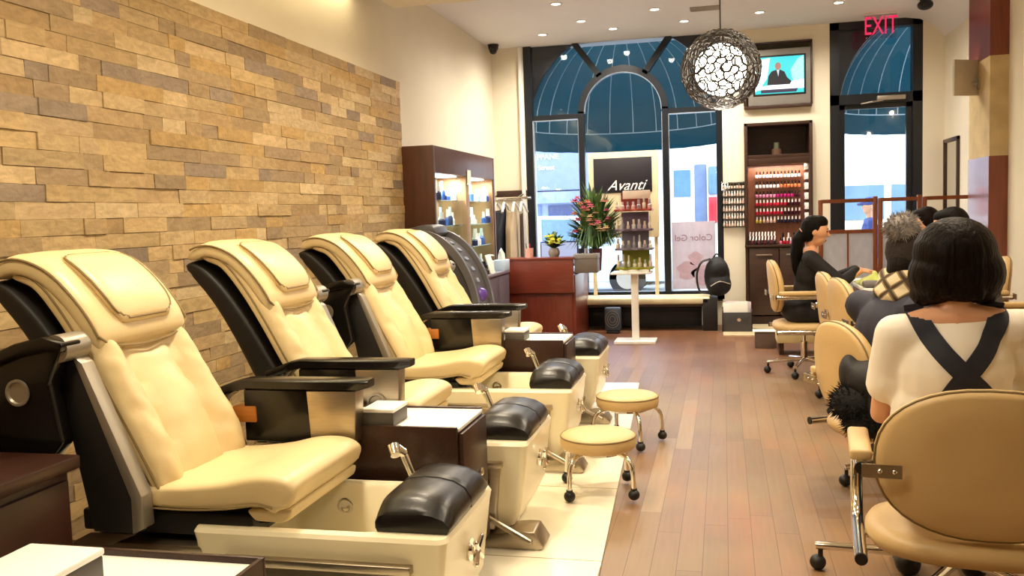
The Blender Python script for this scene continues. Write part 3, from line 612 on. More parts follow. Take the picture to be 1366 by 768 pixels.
    def arm_up(s):
        y = s * 0.345; g = MB(); g.prism([(-0.22, 0.985), (-0.27, 1.005), (-0.36, 0.985), (-0.66, 0.865), (-0.685, 0.80), (-0.62, 0.665), (-0.30, 0.63), (-0.235, 0.70), (-0.27, 0.88)], 'xz', y - 0.028, y + 0.028, 0.01); ar = g.build('raised_armrest', BLACKGLOSS, t)
        g = MB(); g.prism([(-0.20, 1.005), (-0.27, 1.025), (-0.37, 1.005), (-0.69, 0.885), (-0.70, 0.85), (-0.36, 0.965), (-0.27, 0.98), (-0.21, 0.975)], 'xz', y - 0.044, y + 0.044, 0.008); g.build('arm_pad', BLACKGLOSS, ar)
        g = MB(); g.lathe([(0, 0), (0.035, 0), (0.041, 0.006), (0.041, 0.012), (0.034, 0.012), (0.03, 0.006), (0, 0.006)], (-0.375, y + s * 0.027, 0.855), 22, Matrix.Rotation(-s * PI / 2, 3, 'X').inverted() if s > 0 else Matrix.Rotation(PI / 2, 3, 'X')); g.build('cup_disc', SILVER, ar)
    def link(s, up):
        y = s * 0.29; g = MB()
        top = (-0.245, 0.985) if up else (-0.14, 0.72)
        g.prism([(top[0] - 0.06, top[1] - 0.02), (top[0] + 0.015, top[1] - 0.02), (-0.055, 0.52), (-0.06, 0.41), (-0.20, 0.41)], 'xz', y - 0.022, y + 0.022, 0.006); lk = g.build('side_link', SHELL, t)
        if up:
            g = MB(); g.prism([(top[0] + 0.012, top[1] - 0.02), (top[0] + 0.05, top[1] - 0.05), (-0.02, 0.53), (-0.018, 0.43), (-0.06, 0.41), (-0.058, 0.52)], 'xz', y - 0.028, y + 0.028, 0.005); g.build('link_trim', SILVER, lk)
            g = MB(); g.cyl((top[0], y - s * 0.03, top[1]), (top[0], y + s * 0.075, top[1]), 0.043, seg=24); g.build('pivot_cap', SILVER, lk); MB().cyl((top[0], y + s * 0.07, top[1]), (top[0], y + s * 0.082, top[1]), 0.011).build('screw', RUBBER, lk)
    if near_raised: arm_up(-1); arm_down(1, True)
    else: arm_down(-1, False); arm_up(1)
    link(-1, near_raised); link(1, not near_raised)
    return t
pcA = pedicure_chair('nearest cream pedicure chair, its closer armrest swung up, beside the brown side cabinet', 2.64, True)
pcB = pedicure_chair('second cream pedicure chair from the camera, its low armrest beside the first white-topped cabinet', 3.73, False)
c = copy_tree(pcA); c.location.y = 4.81; c['label'] = 'third cream pedicure chair from the camera, behind the round stools, closer armrest swung up'
c = copy_tree(pcB); c.location.y = 5.90; c['label'] = 'farthest cream pedicure chair, in front of the grey curved console'

# cabinets between the chairs, white laminate tops
def tray_cabinet(label, y0):
    t = thing('tray_cabinet', label, 'cabinet', (-1.235, y0 + 0.175, 0.012), 0, 'white-topped cabinets between paired pedicure chairs')
    m = MB(); m.box(-0.37, 0.31, -0.165, 0.165, 0.08, 0.582, 0.004); m.build('body', DWOODX, t)
    m = MB(); m.box(-0.37, 0.31, -0.175, -0.160, 0.40, 0.60, 0.002); m.box(-0.37, 0.31, 0.160, 0.175, 0.40, 0.60, 0.002); m.box(-0.37, -0.355, -0.16, 0.16, 0.40, 0.60, 0.002); m.build('tray_rim', DWOODX, t)
    MB().box(-0.36, 0.315, -0.160, 0.160, 0.58, 0.594, 0.003).build('top', WHITE, t)
    d = MB().box(0.31, 0.328, -0.16, 0.16, 0.10, 0.575, 0.003).build('door', DWOOD, t)
    m = MB(); m.lathe([(0.006, 0), (0.006, 0.014), (0.014, 0.02), (0.015, 0.027), (0.008, 0.032)], (0.328, -0.02, 0.40), 16, Matrix.Rotation(PI / 2, 3, 'Y')); m.build('knob', CHROME, d)
    MB().box(-0.35, 0.25, -0.15, 0.15, 0, 0.08).build('plinth', RUBBER, t)
    return t
tc1 = tray_cabinet('white-topped dark cabinet between the first and second pedicure chairs', 2.985)
tc2 = copy_tree(tc1); tc2.location.y = 5.15 + 0.175; tc2['label'] = 'white-topped dark cabinet between the third and farthest pedicure chairs'
def tissue_box(label, loc, rz=0):
    t = thing('tray_box', label, 'box', loc, rz, 'flat boxes on the white cabinet tops')
    m = MB(); m.box(-0.06, 0.06, -0.075, 0.075, 0, 0.05, 0.004); m.build('body', GREYBOX, t); MB().box(-0.062, 0.062, -0.077, 0.077, 0.05, 0.064, 0.004).build('lid', WHITE, t)
    return t
tb = tissue_box('grey box with a white lid on the cabinet beside the nearest pedicure chair', (-1.225, 3.075, 0.606))
c = copy_tree(tb); c.location = (-1.22, 5.24, 0.606); c['label'] = 'small grey box with a white lid on the farther white-topped cabinet'
# low white shelf in front of the brown cabinet, and a second one between chairs two and three
def low_shelf(label, y):
    t = thing('low_shelf', label, 'shelf', (-1.37, y, 0.012))
    m = MB(); m.box(-0.30, 0.30, -0.2, 0.2, 0.51, 0.545, 0.003); m.build('top', WHITE, t)
    m = MB(); m.box(-0.30, 0.312, 0.2, 0.212, 0.48, 0.56, 0.002); m.box(0.30, 0.312, -0.2, 0.2, 0.48, 0.56, 0.002); m.box(-0.30, 0.312, -0.212, -0.2, 0.48, 0.56, 0.002); m.build('rim', DWOODX, t)
    m = MB(); m.box(-0.26, 0.26, -0.17, 0.17, 0.0, 0.51, 0.004); m.build('pedestal', RUBBER, t)
    return t
ls = low_shelf('white low shelf in the lower left corner, before the brown cabinet', 1.65)
c = tissue_box('large grey box with a white lid at the bottom left corner of the photo', (-1.47, 1.59, 0.557)); c.scale = (1.6, 1.6, 1.2)
t = thing('side_cabinet', 'brown wooden side cabinet with a cream knob at the lower left', 'cabinet', (-2.26, 1.75, 0.0))
m = MB(); m.box(-0.36, 0.40, -0.62, 0.44, 0.08, 0.66, 0.004); m.build('body', BROWN, t); MB().box(-0.37, 0.43, -0.64, 0.46, 0.66, 0.70, 0.006).build('top', BROWN, t)
d = MB().box(0.40, 0.418, -0.60, 0.42, 0.11, 0.635, 0.003).build('door', BROWN, t); m = MB(); m.lathe([(0.007, 0), (0.007, 0.014), (0.02, 0.022), (0.022, 0.03), (0.014, 0.04), (0, 0.042)], (0.418, 0.10, 0.555), 18, Matrix.Rotation(PI / 2, 3, 'Y')); tag(m.build('knob', mat('cream_knob', '#e9dcb4', 0.3), d), 'cream round knob')
MB().box(-0.37, 0.36, -0.6, 0.4, 0, 0.08).build('plinth', RUBBER, t)

# ================================================================ round stools
def stool(label, loc, rz, sc_=1.0):
    t = thing('round_stool', label, 'stool', loc, rz, 'low round stools on casters')
    m = MB(); m.lathe([(0, 0.215), (0.15, 0.215), (0.163, 0.222), (0.168, 0.24), (0.168, 0.268), (0.164, 0.278), (0.15, 0.287), (0.11, 0.292), (0.05, 0.294), (0, 0.2945)], seg=40); s = m.build('seat', CREAM2, t, angle=60)
    m = MB(); m.tube([(0.166 * math.cos(2 * PI * k / 40), 0.166 * math.sin(2 * PI * k / 40), 0.277) for k in range(40)], 0.004, 6, closed=True); m.build('piping', SEAM, s)
    MB().cyl((0, 0, 0.195), (0, 0, 0.216), 0.11, 0.13, 24).build('hub_plate', CHROME, t)
    for k in range(4):
        a = PI / 4 + k * PI / 2; ca, sa = math.cos(a), math.sin(a)
        pts = [(ca * r_, sa * r_, z_) for r_, z_ in ((0.04, 0.205), (0.11, 0.205), (0.15, 0.198), (0.18, 0.172), (0.192, 0.13), (0.196, 0.05))]
        lg = MB().tube(spline(pts, 14), 0.0105, 10).build('leg', CHROME, t)
        m = MB(); m.ell((ca * 0.196, sa * 0.196, 0.026), 0.0255, sub=14); m.cyl((ca * 0.196, sa * 0.196, 0.045), (ca * 0.196, sa * 0.196, 0.056), 0.014); m.build('caster', RUBBER, lg)
    return t
st1 = stool('tan round stool nearest the camera, on the tile edge beside the second foot bath', (-0.60, 4.22, 0.012), math.radians(12))
st1.scale = (1.08, 1.08, 1.0)
st2 = copy_tree(st1); st2.location = (-0.56, 5.18, 0.006); st2.rotation_euler.z = math.radians(-20); st2['label'] = 'tan round stool standing behind the nearer stool, beside the third foot bath'

# ================================================================ manicure chairs
def manicure_chair(label, loc, rz, bw=0.235, bh=0.21, zb=0.715, zs=0.43, arm=0.665, scale=1.0, legrot=0.3, leglen=0.29, off=(0, 0), group='cream manicure chairs at the nail tables'):
    t = thing('manicure_chair', label, 'chair', loc, rz, group)
    m = MB(); bx = -0.235; rings = []
    def ov(s, d, n=40): return [Vector((bx + d - 0.10 * (s * bh * math.sin(2 * PI * k / n)) + 0.10 * (s * math.cos(2 * PI * k / n)) ** 2 * bw, s * bw * math.copysign(abs(math.cos(2 * PI * k / n)) ** 0.85, math.cos(2 * PI * k / n)), zb + s * bh * math.copysign(abs(math.sin(2 * PI * k / n)) ** 0.9, math.sin(2 * PI * k / n)))) for k in range(n)]
    rings = [ov(0.02, -0.034), ov(0.55, -0.034), ov(0.9, -0.030), ov(0.97, -0.022), ov(1.0, -0.006), ov(1.0, 0.010), ov(0.965, 0.028), ov(0.88, 0.038), ov(0.6, 0.044), ov(0.02, 0.046)]
    m.loft(rings); bk = m.build('backrest', CREAM2, t, angle=60)
    m = MB(); m.tube(ov(0.992, -0.014), 0.004, 6, closed=True); m.build('piping', SEAM, bk)
    m = MB(); rings = []
    def se(s, z, n=44): return [Vector((0.0 + s * 0.245 * math.copysign(abs(math.cos(2 * PI * k / n)) ** 0.75, math.cos(2 * PI * k / n)), s * (bw + 0.015) * math.copysign(abs(math.sin(2 * PI * k / n)) ** 0.75, math.sin(2 * PI * k / n)), z)) for k in range(n)]
    rings = [se(0.02, zs - 0.075), se(0.85, zs - 0.075), se(0.95, zs - 0.068), se(1.0, zs - 0.045), se(1.0, zs - 0.03), se(0.96, zs - 0.010), se(0.85, zs), se(0.5, zs + 0.004), se(0.02, zs + 0.004)]
    m.loft(rings); m.build('seat', CREAM2, t, angle=60)
    ya = bw + 0.035
    for s in (-1, 1):
        y = s * ya
        pts = [(-0.245, y, arm - 0.022), (-0.10, y, arm - 0.022), (0.05, y, arm - 0.022), (0.14, y, arm - 0.03), (0.205, y, arm - 0.07), (0.225, y, arm - 0.13), (0.205, y, zs - 0.02 + 0.035), (0.15, y, zs - 0.05), (0.06, y, zs - 0.062), (-0.24, y, zs - 0.062)]
        a = MB().tube(spline(pts, 40), 0.020, 12, flat=1.0).build('arm_frame', CHROME, t)
        g = MB(); g.cyl((-0.2505, y, arm - 0.022), (-0.2455, y, arm - 0.022), 0.0185); g.build('end_cap', RUBBER, a); MB().cyl((-0.2455, y, zs - 0.062), (-0.2405, y, zs - 0.062), 0.0185).build('end_cap', RUBBER, a)
        g = MB(); g.box(-0.225, 0.085, y - 0.032, y + 0.032, arm - 0.008, arm + 0.026, 0.012, 3); g.build('arm_pad', CREAM2, a)
        g = MB(); yi = s * (bw - 0.075); g.loft([[Vector((-0.245 - 0.03, yy, arm - 0.022 + dz)) for dz in (-0.02, 0.02)] + [Vector((-0.245 - 0.024, yy, arm - 0.022 + dz)) for dz in (0.02, -0.02)] for yy in (y, s * (bw - 0.02), yi)]); g.build('bracket', STEEL, a)
        for yy in (s * (bw - 0.055), s * (bw - 0.015)): MB().ell((-0.277, yy, arm - 0.022), (0.004, 0.007, 0.007), sub=10).build('screw', CHROME, a)
        g = MB(); g.cyl((0.0, y, zs - 0.065), (0.0, 0, zs - 0.09), 0.012); g.build('cross_bar', CHROME, t)
    ox, oy = off; m = MB(); m.cyl((ox, oy, 0.20), (ox, oy, zs - 0.08), 0.014); m.cyl((ox, oy, 0.10), (ox, oy, min(0.26, zs - 0.1)), 0.026); m.box(min(0, ox) - 0.09, max(0, ox) + 0.09, min(0, oy) - 0.07, max(0, oy) + 0.07, zs - 0.095, zs - 0.072, 0.004); m.build('gas_column', CHROME, t)
    m = MB(); m.cap((0.05, -0.02, zs - 0.10), (0.1, -0.26, zs - 0.12), 0.007, 0.007, 8); m.build('height_lever', RUBBER, t)
    for k in range(5):
        a_ = legrot + 2 * PI * k / 5; ca, sa = math.cos(a_), math.sin(a_); L_ = leglen
        g = MB(); g.tube([(ox + ca * 0.02, oy + sa * 0.02, 0.118), (ox + ca * L_ * 0.5, oy + sa * L_ * 0.5, 0.108), (ox + ca * L_, oy + sa * L_, 0.092)], [0.019, 0.017, 0.015], 10); lg = g.build('base_leg', CHROME, t)
        g = MB(); g.cyl((ox + ca * L_ * 0.97, oy + sa * L_ * 0.97, 0.055), (ox + ca * L_ * 0.97, oy + sa * L_ * 0.97, 0.09), 0.009); g.ell((ox + ca * L_ * 0.99, oy + sa * L_ * 0.99, 0.029), (0.030, 0.030, 0.029), sub=14); g.build('caster', RUBBER, lg)
    return t
mcA = manicure_chair('cream manicure chair under the woman in the black suit, arms open to the aisle', (0.62, 7.55, 0), math.radians(4), legrot=0.55)
mcB = manicure_chair('farther of the two empty manicure chairs with backs to the aisle', (0.90, 6.45, 0), math.radians(6), zb=0.69, legrot=0.1)
mcC = copy_tree(mcB); mcC.location = (0.93, 5.92, 0); mcC.rotation_euler.z = math.radians(10); mcC['label'] = 'nearer of the two empty manicure chairs with backs to the aisle'
mcD = manicure_chair('cream manicure chair holding a black fur-trimmed coat behind the person in the pompom hat', (0.73, 4.42, 0), math.radians(24), zb=0.60, zs=0.36, arm=0.54, bh=0.22, legrot=2.2 - 0.42, leglen=0.30, off=(0.16, 0.10))
mcE = manicure_chair('large tan manicure chair with its back to the camera in the lower right corner', (0.75, 2.98, 0), math.radians(84), bw=0.305, bh=0.225, zb=0.595, zs=0.355, arm=0.595, legrot=math.radians(165 - 84), leglen=0.48, off=(0.32, 0.0))
mcF = manicure_chair('cream manicure chair facing the aisle by the right wall, right of the bobbed head', (1.70, 6.05, 0), math.radians(176), legrot=0.2)
mcG = copy_tree(mcF); mcG.location = (1.64, 4.72, 0); mcG.rotation_euler.z = math.radians(172); mcG['label'] = 'cream manicure chair cut off by the right edge of the photo'

# ================================================================ ceiling fittings
LAMP = emit('lamp_glow', '#FFF3DC', 9.0)
spots = [((-1.53, 8.66), 'recessed ceiling light at the top edge, nearest the camera'), ((-1.42, 9.52), 'recessed ceiling light above the left half of the shop window'), ((-1.15, 10.04), 'small recessed ceiling light over the top of the window arch'),
         ((-0.64, 9.25), 'recessed ceiling light left of the air vent'), ((-0.38, 9.94), 'recessed ceiling light just left of the woven pendant cord'), ((-1.94, 10.06), 'recessed ceiling light nearest the ceiling camera'),
         ((0.39, 9.8), 'recessed ceiling light above the television'), ((1.14, 9.64), 'recessed ceiling light left of the exit sign')]
for (x, y), lab in spots:
    t = thing('ceiling_light', lab, 'ceiling light', (x, y, 3.35), 0, 'recessed ceiling lights')
    m = MB(); m.lathe([(0.042, 0.0), (0.042, -0.006), (0.062, -0.008), (0.066, 0.0)], seg=28); m.build('trim_ring', TRIMW, t); MB().lathe([(0, -0.003), (0.043, -0.003), (0.043, 0.0), (0, 0.0)], seg=24).build('lamp', LAMP, t)
    light('ceiling_light_beam', 'SPOT', (x, y, 3.33), 100, WARM2, 0.04, spot=math.radians(168))
m = MB(); m.box(-0.30, 0.0, 9.30, 9.44, 3.335, 3.35, 0.003)
for k in range(5): m.box(-0.285, -0.015, 9.318 + k * 0.024, 9.328 + k * 0.024, 3.328, 3.337)
tag(m.build('air_vent', mat('vent_grey', '#a29a90', 0.6)), 'grey slotted air vent in the ceiling behind the pendant cord', 'vent')
m = MB(); m.ell((-2.60, 10.42, 3.315), (0.06, 0.06, 0.05)); m.cyl((-2.60, 10.42, 3.33), (-2.60, 10.42, 3.35), 0.065); m.cap((-2.60, 10.40, 3.30), (-2.585, 10.35, 3.27), 0.04, 0.045)
tag(m.build('security_camera', RUBBER), 'black dome security camera in the ceiling corner left of the window', 'camera')
m = MB(); m.ell((1.97, 9.8, 3.29), (0.075, 0.075, 0.05)); m.cyl((1.97, 9.8, 3.31), (1.97, 9.8, 3.345), 0.05); tag(m.build('ceiling_speaker', RUBBER), 'black round fitting on the ceiling right of the exit sign', 'speaker')

def pendant(label, loc, r, cord_top):
    t = thing('pendant_lamp', label, 'pendant lamp', loc, 0, 'woven twig globe pendants')
    rnd = random.Random(5); N = 230; pts = []
    while len(pts) < N:
        p = Vector((rnd.gauss(0, 1), rnd.gauss(0, 1), rnd.gauss(0, 1))).normalized()
        if all((p - q).length > 0.155 for q in pts) or rnd.random() < 0.01: pts.append(p)
    twig = mat('dark_twig', '#2d231b', 0.55, var=0.35, scale=14)
    for nm, sd, rad, th in (('outer_weave', 0, r, 0.0042), ('inner_weave', 1, r * 0.93, 0.0032)):
        b = bmesh.new(); rot = Matrix.Rotation(sd * 1.1, 3, (1, 2, 0.5))
        for p in pts: b.verts.new(rot @ p)
        bmesh.ops.convex_hull(b, input=b.verts[:])
        cen = {}
        for f in b.faces: cen[f.index if f.index >= 0 else id(f)] = None
        b.faces.index_update(); cc = [f.calc_center_median().normalized() for f in b.faces]
        m = MB()
        for e_ in b.edges:
            if len(e_.link_faces) == 2:
                a, c_ = (cc[f.index] for f in e_.link_faces)
                if (a - c_).length > 0.008:
                    mid = ((a + c_) / 2).normalized() * (1 + rnd.uniform(-0.01, 0.025)); m.tube([a * rad, mid * rad, c_ * rad], th * rnd.uniform(0.7, 1.3), 5)
        for k in range(16):
            ax = Vector((rnd.gauss(0, 1), rnd.gauss(0, 1), rnd.gauss(0, 1))).normalized(); u = ax.orthogonal().normalized(); w = ax.cross(u); a0 = rnd.uniform(0, 6); h = rnd.uniform(-0.5, 0.5)
            m.tube([(ax * h + (u * math.cos(a0 + q * 0.22) + w * math.sin(a0 + q * 0.22)) * math.sqrt(1 - h * h)) * rad * 1.005 for q in range(14)], th * 0.8, 5)
        b.free(); m.build(nm, twig, t)
    MB().ell((0, 0, 0), r * 0.66, sub=28).build('inner_globe', emit('globe_glow', '#FFF6E0', 14), t)
    m = MB(); m.cyl((0, 0, r * 0.98), (0, 0, cord_top - loc[2]), 0.0035, seg=8); m.cyl((0, 0, r * 0.6), (0, 0, r * 1.02), 0.018); m.build('cord', RUBBER, t)
    light('pendant_light', 'POINT', (loc[0], loc[1], loc[2] - r - 0.05), 10, WARM2, 0.1)
    return t
pendant('woven dark twig globe pendant lamp hanging in front of the television', (-0.003, 4.55, 2.02), 0.187, 3.02)
pendant('woven twig pendant lamp of which only the underside shows at the top edge', (-0.005, 2.2, 2.055), 0.187, 3.02)

t = thing('exit_sign', 'clear exit sign with red letters hanging from the ceiling by the door', 'sign', (1.64, 10.33, 3.35))
MB().box(-0.19, 0.19, -0.03, 0.03, -0.02, 0.0, 0.003).build('mount', TRIMW, t); m = MB().box(-0.16, 0.16, -0.006, 0.006, -0.27, -0.02, 0.003); pn = m.build('panel', glass('exit_acrylic', (0.93, 0.86, 0.88)), t)
text('lettering', 'EXIT', 0.24, emit('exit_red', '#F0285A', 1.1), t, Matrix.Translation((0, -0.010, -0.14)) @ FACE_CAM @ Matrix.Diagonal((0.68, 1.12, 1, 1)), 0.002)

# ================================================================ television niche
t = thing('television', 'silver boxy television playing a news picture in the wall niche', 'television', (0.63, 10.66, 2.49))
m = MB(); m.box(-0.34, 0.34, 0.0, 0.08, 0.0, 0.62, 0.012); m.prism([(-0.31, 0.05), (0.31, 0.05), (0.24, 0.56), (-0.24, 0.56)], 'xz', 0.08, 0.4, 0.01); m.build('case', mat('tv_silver', '#8d8983', 0.4, 0.3, var=0.05), t)
MB().box(-0.285, 0.285, -0.006, 0.004, 0.105, 0.55, 0.004).build('bezel', RUBBER, t)
scr = MB().box(-0.262, 0.262, -0.010, -0.004, 0.125, 0.53, 0.002).build('screen', emit('screen_cyan', '#39c7c9', 1.5), t)
def blob2d(name, poly, col, s, y): MB().prism(poly, 'xz', y - 0.001, y, 0).build(name, emit('screen_' + name, col, s), scr)
blob2d('picture_light', [(-0.262, 0.15), (-0.262, 0.5), (-0.1, 0.52), (-0.13, 0.3), (-0.2, 0.2)], '#d9ffff', 1.6, -0.0105)
blob2d('picture_right', [(0.262, 0.53), (0.262, 0.2), (0.15, 0.22), (0.12, 0.38), (0.2, 0.5)], '#9ff0f4', 1.6, -0.0105)
blob2d('picture_desk', [(-0.262, 0.2), (0.262, 0.27), (0.262, 0.17), (-0.262, 0.17)], '#eefcff', 1.6, -0.0112)
blob2d('picture_band', [(-0.2, 0.172), (0.2, 0.172), (0.18, 0.135), (-0.2, 0.135)], '#40365c', 0.8, -0.0114)
blob2d('picture_suit', [(-0.13, 0.22), (-0.12, 0.32), (-0.085, 0.37), (-0.04, 0.385), (0.01, 0.385), (0.055, 0.36), (0.08, 0.30), (0.13, 0.25), (0.11, 0.22)], '#0a1428', 0.5, -0.0118)
blob2d('picture_shirt', [(-0.03, 0.385), (0.0, 0.385), (-0.012, 0.31)], '#e8f0ff', 1.0, -0.0122)
blob2d('picture_head', [(-0.045 + 0.03 + 0.032 * math.cos(a * 0.524), 0.425 + 0.042 * math.sin(a * 0.524)) for a in range(12)], '#c08a76', 1.0, -0.0122)
m = MB(); m.box(0.245, 0.975, 10.62, 10.70, 2.455, 2.485, 0.003); tag(m.build('niche_shelf', DWOODX), 'dark shelf board under the television', 'shelf')
m = MB(); m.box(0.255, 0.985, 10.66, 10.72, 3.17, 3.19, 0.002); m.box(0.962, 0.985, 10.66, 10.72, 2.48, 3.18, 0.002); m.box(0.255, 0.275, 10.66, 10.72, 2.48, 3.18, 0.002); struct(m.build('trim_2', DWOODX))

# ================================================================ nail polish
ORD = ['first', 'second', 'third', 'fourth', 'fifth', 'sixth', 'seventh', 'eighth', 'ninth', 'tenth', 'eleventh', 'twelfth', 'thirteenth']
def bottle_mesh(name, body, cap, h=0.062, w=0.024):
    m = MB(); m.lathe([(0, 0), (w * .46, 0), (w * .5, 0.003), (w * .5, h * .42), (w * .3, h * .50), (w * .26, h * .52)], seg=10); m.mi = 1; m.lathe([(w * .30, h * .51), (w * .30, h * .54), (w * .26, h), (0, h)], seg=10)
    o = m.build(name, [body, cap]); me = o.data; bpy.data.objects.remove(o); return me
PW = mat('polish_cap_white', '#f0ece8', 0.3); PB = mat('polish_cap_black', '#141214', 0.25)
def pol(h): return mat('polish_' + h[1:], h, 0.15, var=0.03)
pal = {k: pol(v) for k, v in dict(white='#f1e6e2', orange='#e07a4a', pink='#ee8fb4', magenta='#c81e78', red='#d01f3a', dark='#4a1026', navy='#22253f', nude='#e2b7a2', yellow='#e8c84a', clear='#e7d3c6').items()}
bm_cache = {}
def put(name, label, grp, body, capm, loc, h=0.062, w=0.024, rot=(0, 0, 0), cat='nail polish'):
    k = (body.name, capm.name, h, w)
    if k not in bm_cache: bm_cache[k] = bottle_mesh(name, body, capm, h, w)
    o = bpy.data.objects.new(name, bm_cache[k]); C.objects.link(o); o.location = loc; o.rotation_euler = rot
    return tag(o, label, cat, grp)
t = thing('polish_cabinet', 'tall dark wood nail polish cabinet with a lit display below the television', 'cabinet', (0.61, 10.7, 0.0))
m = MB(); m.box(-0.37, -0.335, -0.06, 0.42, 0.1, 2.30, 0.003); m.box(0.335, 0.37, -0.06, 0.42, 0.1, 2.30, 0.003); m.box(-0.37, 0.37, -0.06, 0.42, 2.265, 2.30, 0.003); m.box(-0.335, 0.335, 0.38, 0.42, 0.1, 2.27); m.box(-0.335, 0.335, -0.05, 0.40, 1.90, 1.94, 0.002); m.box(-0.335, 0.335, -0.05, 0.12, 1.83, 1.90, 0.002); m.build('case', DWOOD, t)
MB().box(-0.335, 0.335, 0.10, 0.13, 0.93, 1.9).build('display_back', mat('walnut_panel', '#7c4a33', 0.4, var=0.15, scale=6, stretch=(6, 6, 1)), t)
MB().box(-0.375, 0.375, -0.09, 0.40, 0.895, 0.925, 0.004).build('counter', DWOODX, t)
for s in (-1, 1):
    d = MB().box(min(s * 0.004, s * 0.33), max(s * 0.004, s * 0.33), -0.075, -0.05, 0.12, 0.885, 0.003).build('door', DWOOD, t); MB().box(s * 0.165 - 0.09, s * 0.165 + 0.09, -0.092, -0.076, 0.80, 0.815, 0.003).build('handle', STEEL, d)
MB().box(-0.36, 0.36, -0.03, 0.4, 0, 0.1).build('plinth', BROWN, t)
m = MB(); m.box(-0.33, 0.33, -0.02, 0.0, 1.868, 1.876); m.build('strip_lamp', emit('strip_glow', '#FFE9CC', 12), t)
light('cabinet_strip_light', 'AREA', (0.61, 10.705, 1.82), 7, WARM2, 0.6, 0.06)
rows = [(1.715, 'first'), (1.600, 'second'), (1.490, 'third'), (1.395, 'fourth'), (1.295, 'fifth'), (1.200, 'sixth')]
rk = thing('polish_rack', 'six-row clear bottle rack on the back of the lit cabinet', 'rack', (0.61, 10.78, 0))
for i, (z, nm) in enumerate(rows):
    MB().box(-0.255, 0.255, -0.035, 0.012, z - 0.036, z - 0.032).build('ledge', ACRYL, rk); MB().box(-0.255, 0.255, -0.037, -0.034, z - 0.036, z - 0.012).build('lip', ACRYL, rk)
    for j in range(13):
        if i == 0: b, c_ = pal['white'], PB; d_ = 'white bottles with black caps'
        elif i == 1: b, c_ = (pal['white'] if j < 7 else pal['orange']), PB; d_ = 'white and orange bottles with black caps'
        elif i == 2: b, c_ = (pal['pink'] if j < 6 else pal['magenta'] if j < 11 else pal['dark']), PB; d_ = 'pink and magenta bottles'
        elif i == 3: b, c_ = (pal['red'] if j < 9 else pal['dark']), PW; d_ = 'red bottles'
        elif i == 4: b, c_ = (pal['red'] if j < 8 else pal['dark']), PW; d_ = 'red to plum bottles'
        else: b, c_ = (pal['yellow'] if j < 2 else pal['nude'] if j < 6 else pal['navy']), PW; d_ = 'mixed dark bottles'
        cn = {'polish_f1e6e2': 'white', 'polish_e07a4a': 'orange', 'polish_ee8fb4': 'pink', 'polish_c81e78': 'magenta', 'polish_4a1026': 'plum', 'polish_d01f3a': 'red', 'polish_e8c84a': 'yellow', 'polish_e2b7a2': 'nude', 'polish_22253f': 'navy'}[b.name]
        put('polish_bottle', f'{cn} polish bottle, {ORD[j]} from the left in the lit cabinet row {nm} from the top', f'polish bottles in the {nm} row of the lit cabinet', b, c_, (0.61 - 0.234 + j * 0.039, 10.766, z - 0.032), 0.072, 0.030)
for i in range(6):
    z = 1.20 + i * 0.112; q = MB(); q.box(-0.02, 0.02, -0.05, 0.05, 0, 0.075, 0.002); q.mi = 1; q.box(-0.0215, 0, -0.045, 0.045, 0.012, 0.045)
    o = q.build('sample_pack', [PW, pal['pink'] if i < 3 else pal['nude']], None, (0.918, 10.735, z)); tag(o, f"small {'pink' if i < 3 else 'pale'} pack on the right side of the lit cabinet, {['lowest', 'second lowest', 'third from the bottom', 'third from the top', 'second from the top', 'topmost'][i]}", 'sample pack', 'sample packs on the cabinet side')
    MB().box(-0.025, 0.02, -0.055, 0.055, -0.005, 0.0).build('ledge', ACRYL, o)
for i in range(2):
    for j in range(9):
        put('polish_bottle', f"dark white-capped polish bottle, {ORD[j]} from the left in the {['front', 'back'][i]} row of the left tray", f"dark bottles in the {['front', 'back'][i]} row of the left counter tray", pal['dark'] if (i + j) % 2 else mat('polish_black', '#1a1013', 0.2), PW, (0.285 + j * 0.034, 10.635 + 0.06 * i, 0.93 + 0.045 * i), 0.095, 0.028, (-0.12, 0.12, 0))
m = MB(); m.box(0.265, 0.585, 10.61, 10.73, 0.925, 0.93); m.box(0.265, 0.268, 10.61, 10.73, 0.925, 1.03); m.box(0.582, 0.585, 10.61, 10.73, 0.925, 1.03); m.box(0.265, 0.585, 10.66, 10.73, 0.93, 0.974)
tag(m.build('counter_tray', ACRYL), 'clear stepped tray of dark bottles on the left of the cabinet counter', 'tray')
for j in range(8):
    put('polish_bottle', f'small red or pink bottle, {ORD[j]} from the left on the right cabinet counter', 'red bottles on the right of the counter', pal['red'] if j % 3 else pal['pink'], PW if j % 4 else PB, (0.63 + j * 0.036, 10.65 + 0.02 * (j % 2), 0.926), 0.075, 0.028)
for j in range(4):
    put('polish_bottle', f'taller black bottle behind the red ones on the cabinet counter, {ORD[j]} from the left', 'black bottles at the back of the counter', mat('polish_black_', '#1a1013', 0.2), PB if j != 1 else PW, (0.66 + j * 0.06, 10.74, 0.926), 0.125, 0.034)
o = put('small_pot', 'tiny dark pot on the upper shelf of the polish cabinet', None, mat('bronze_pot', '#5a4030', 0.4), mat('pot_top', '#4c4f38', 0.7), (0.60, 10.78, 1.94), 0.14, 0.11, cat='pot')
wr = thing('wall_rack', 'clear six-tier wall rack of pale bottles between window and cabinet', 'rack', (0.13, 10.7, 0))
MB().box(-0.145, 0.145, -0.006, 0.0, 1.13, 1.65).build('back_panel', ACRYL, wr)
for s in (-1, 1): MB().box(min(s * 0.142, s * 0.147), max(s * 0.142, s * 0.147), -0.07, 0.0, 1.13, 1.65).build('side', ACRYL, wr)
tiers = ['top', 'second', 'third', 'fourth', 'fifth', 'lowest']
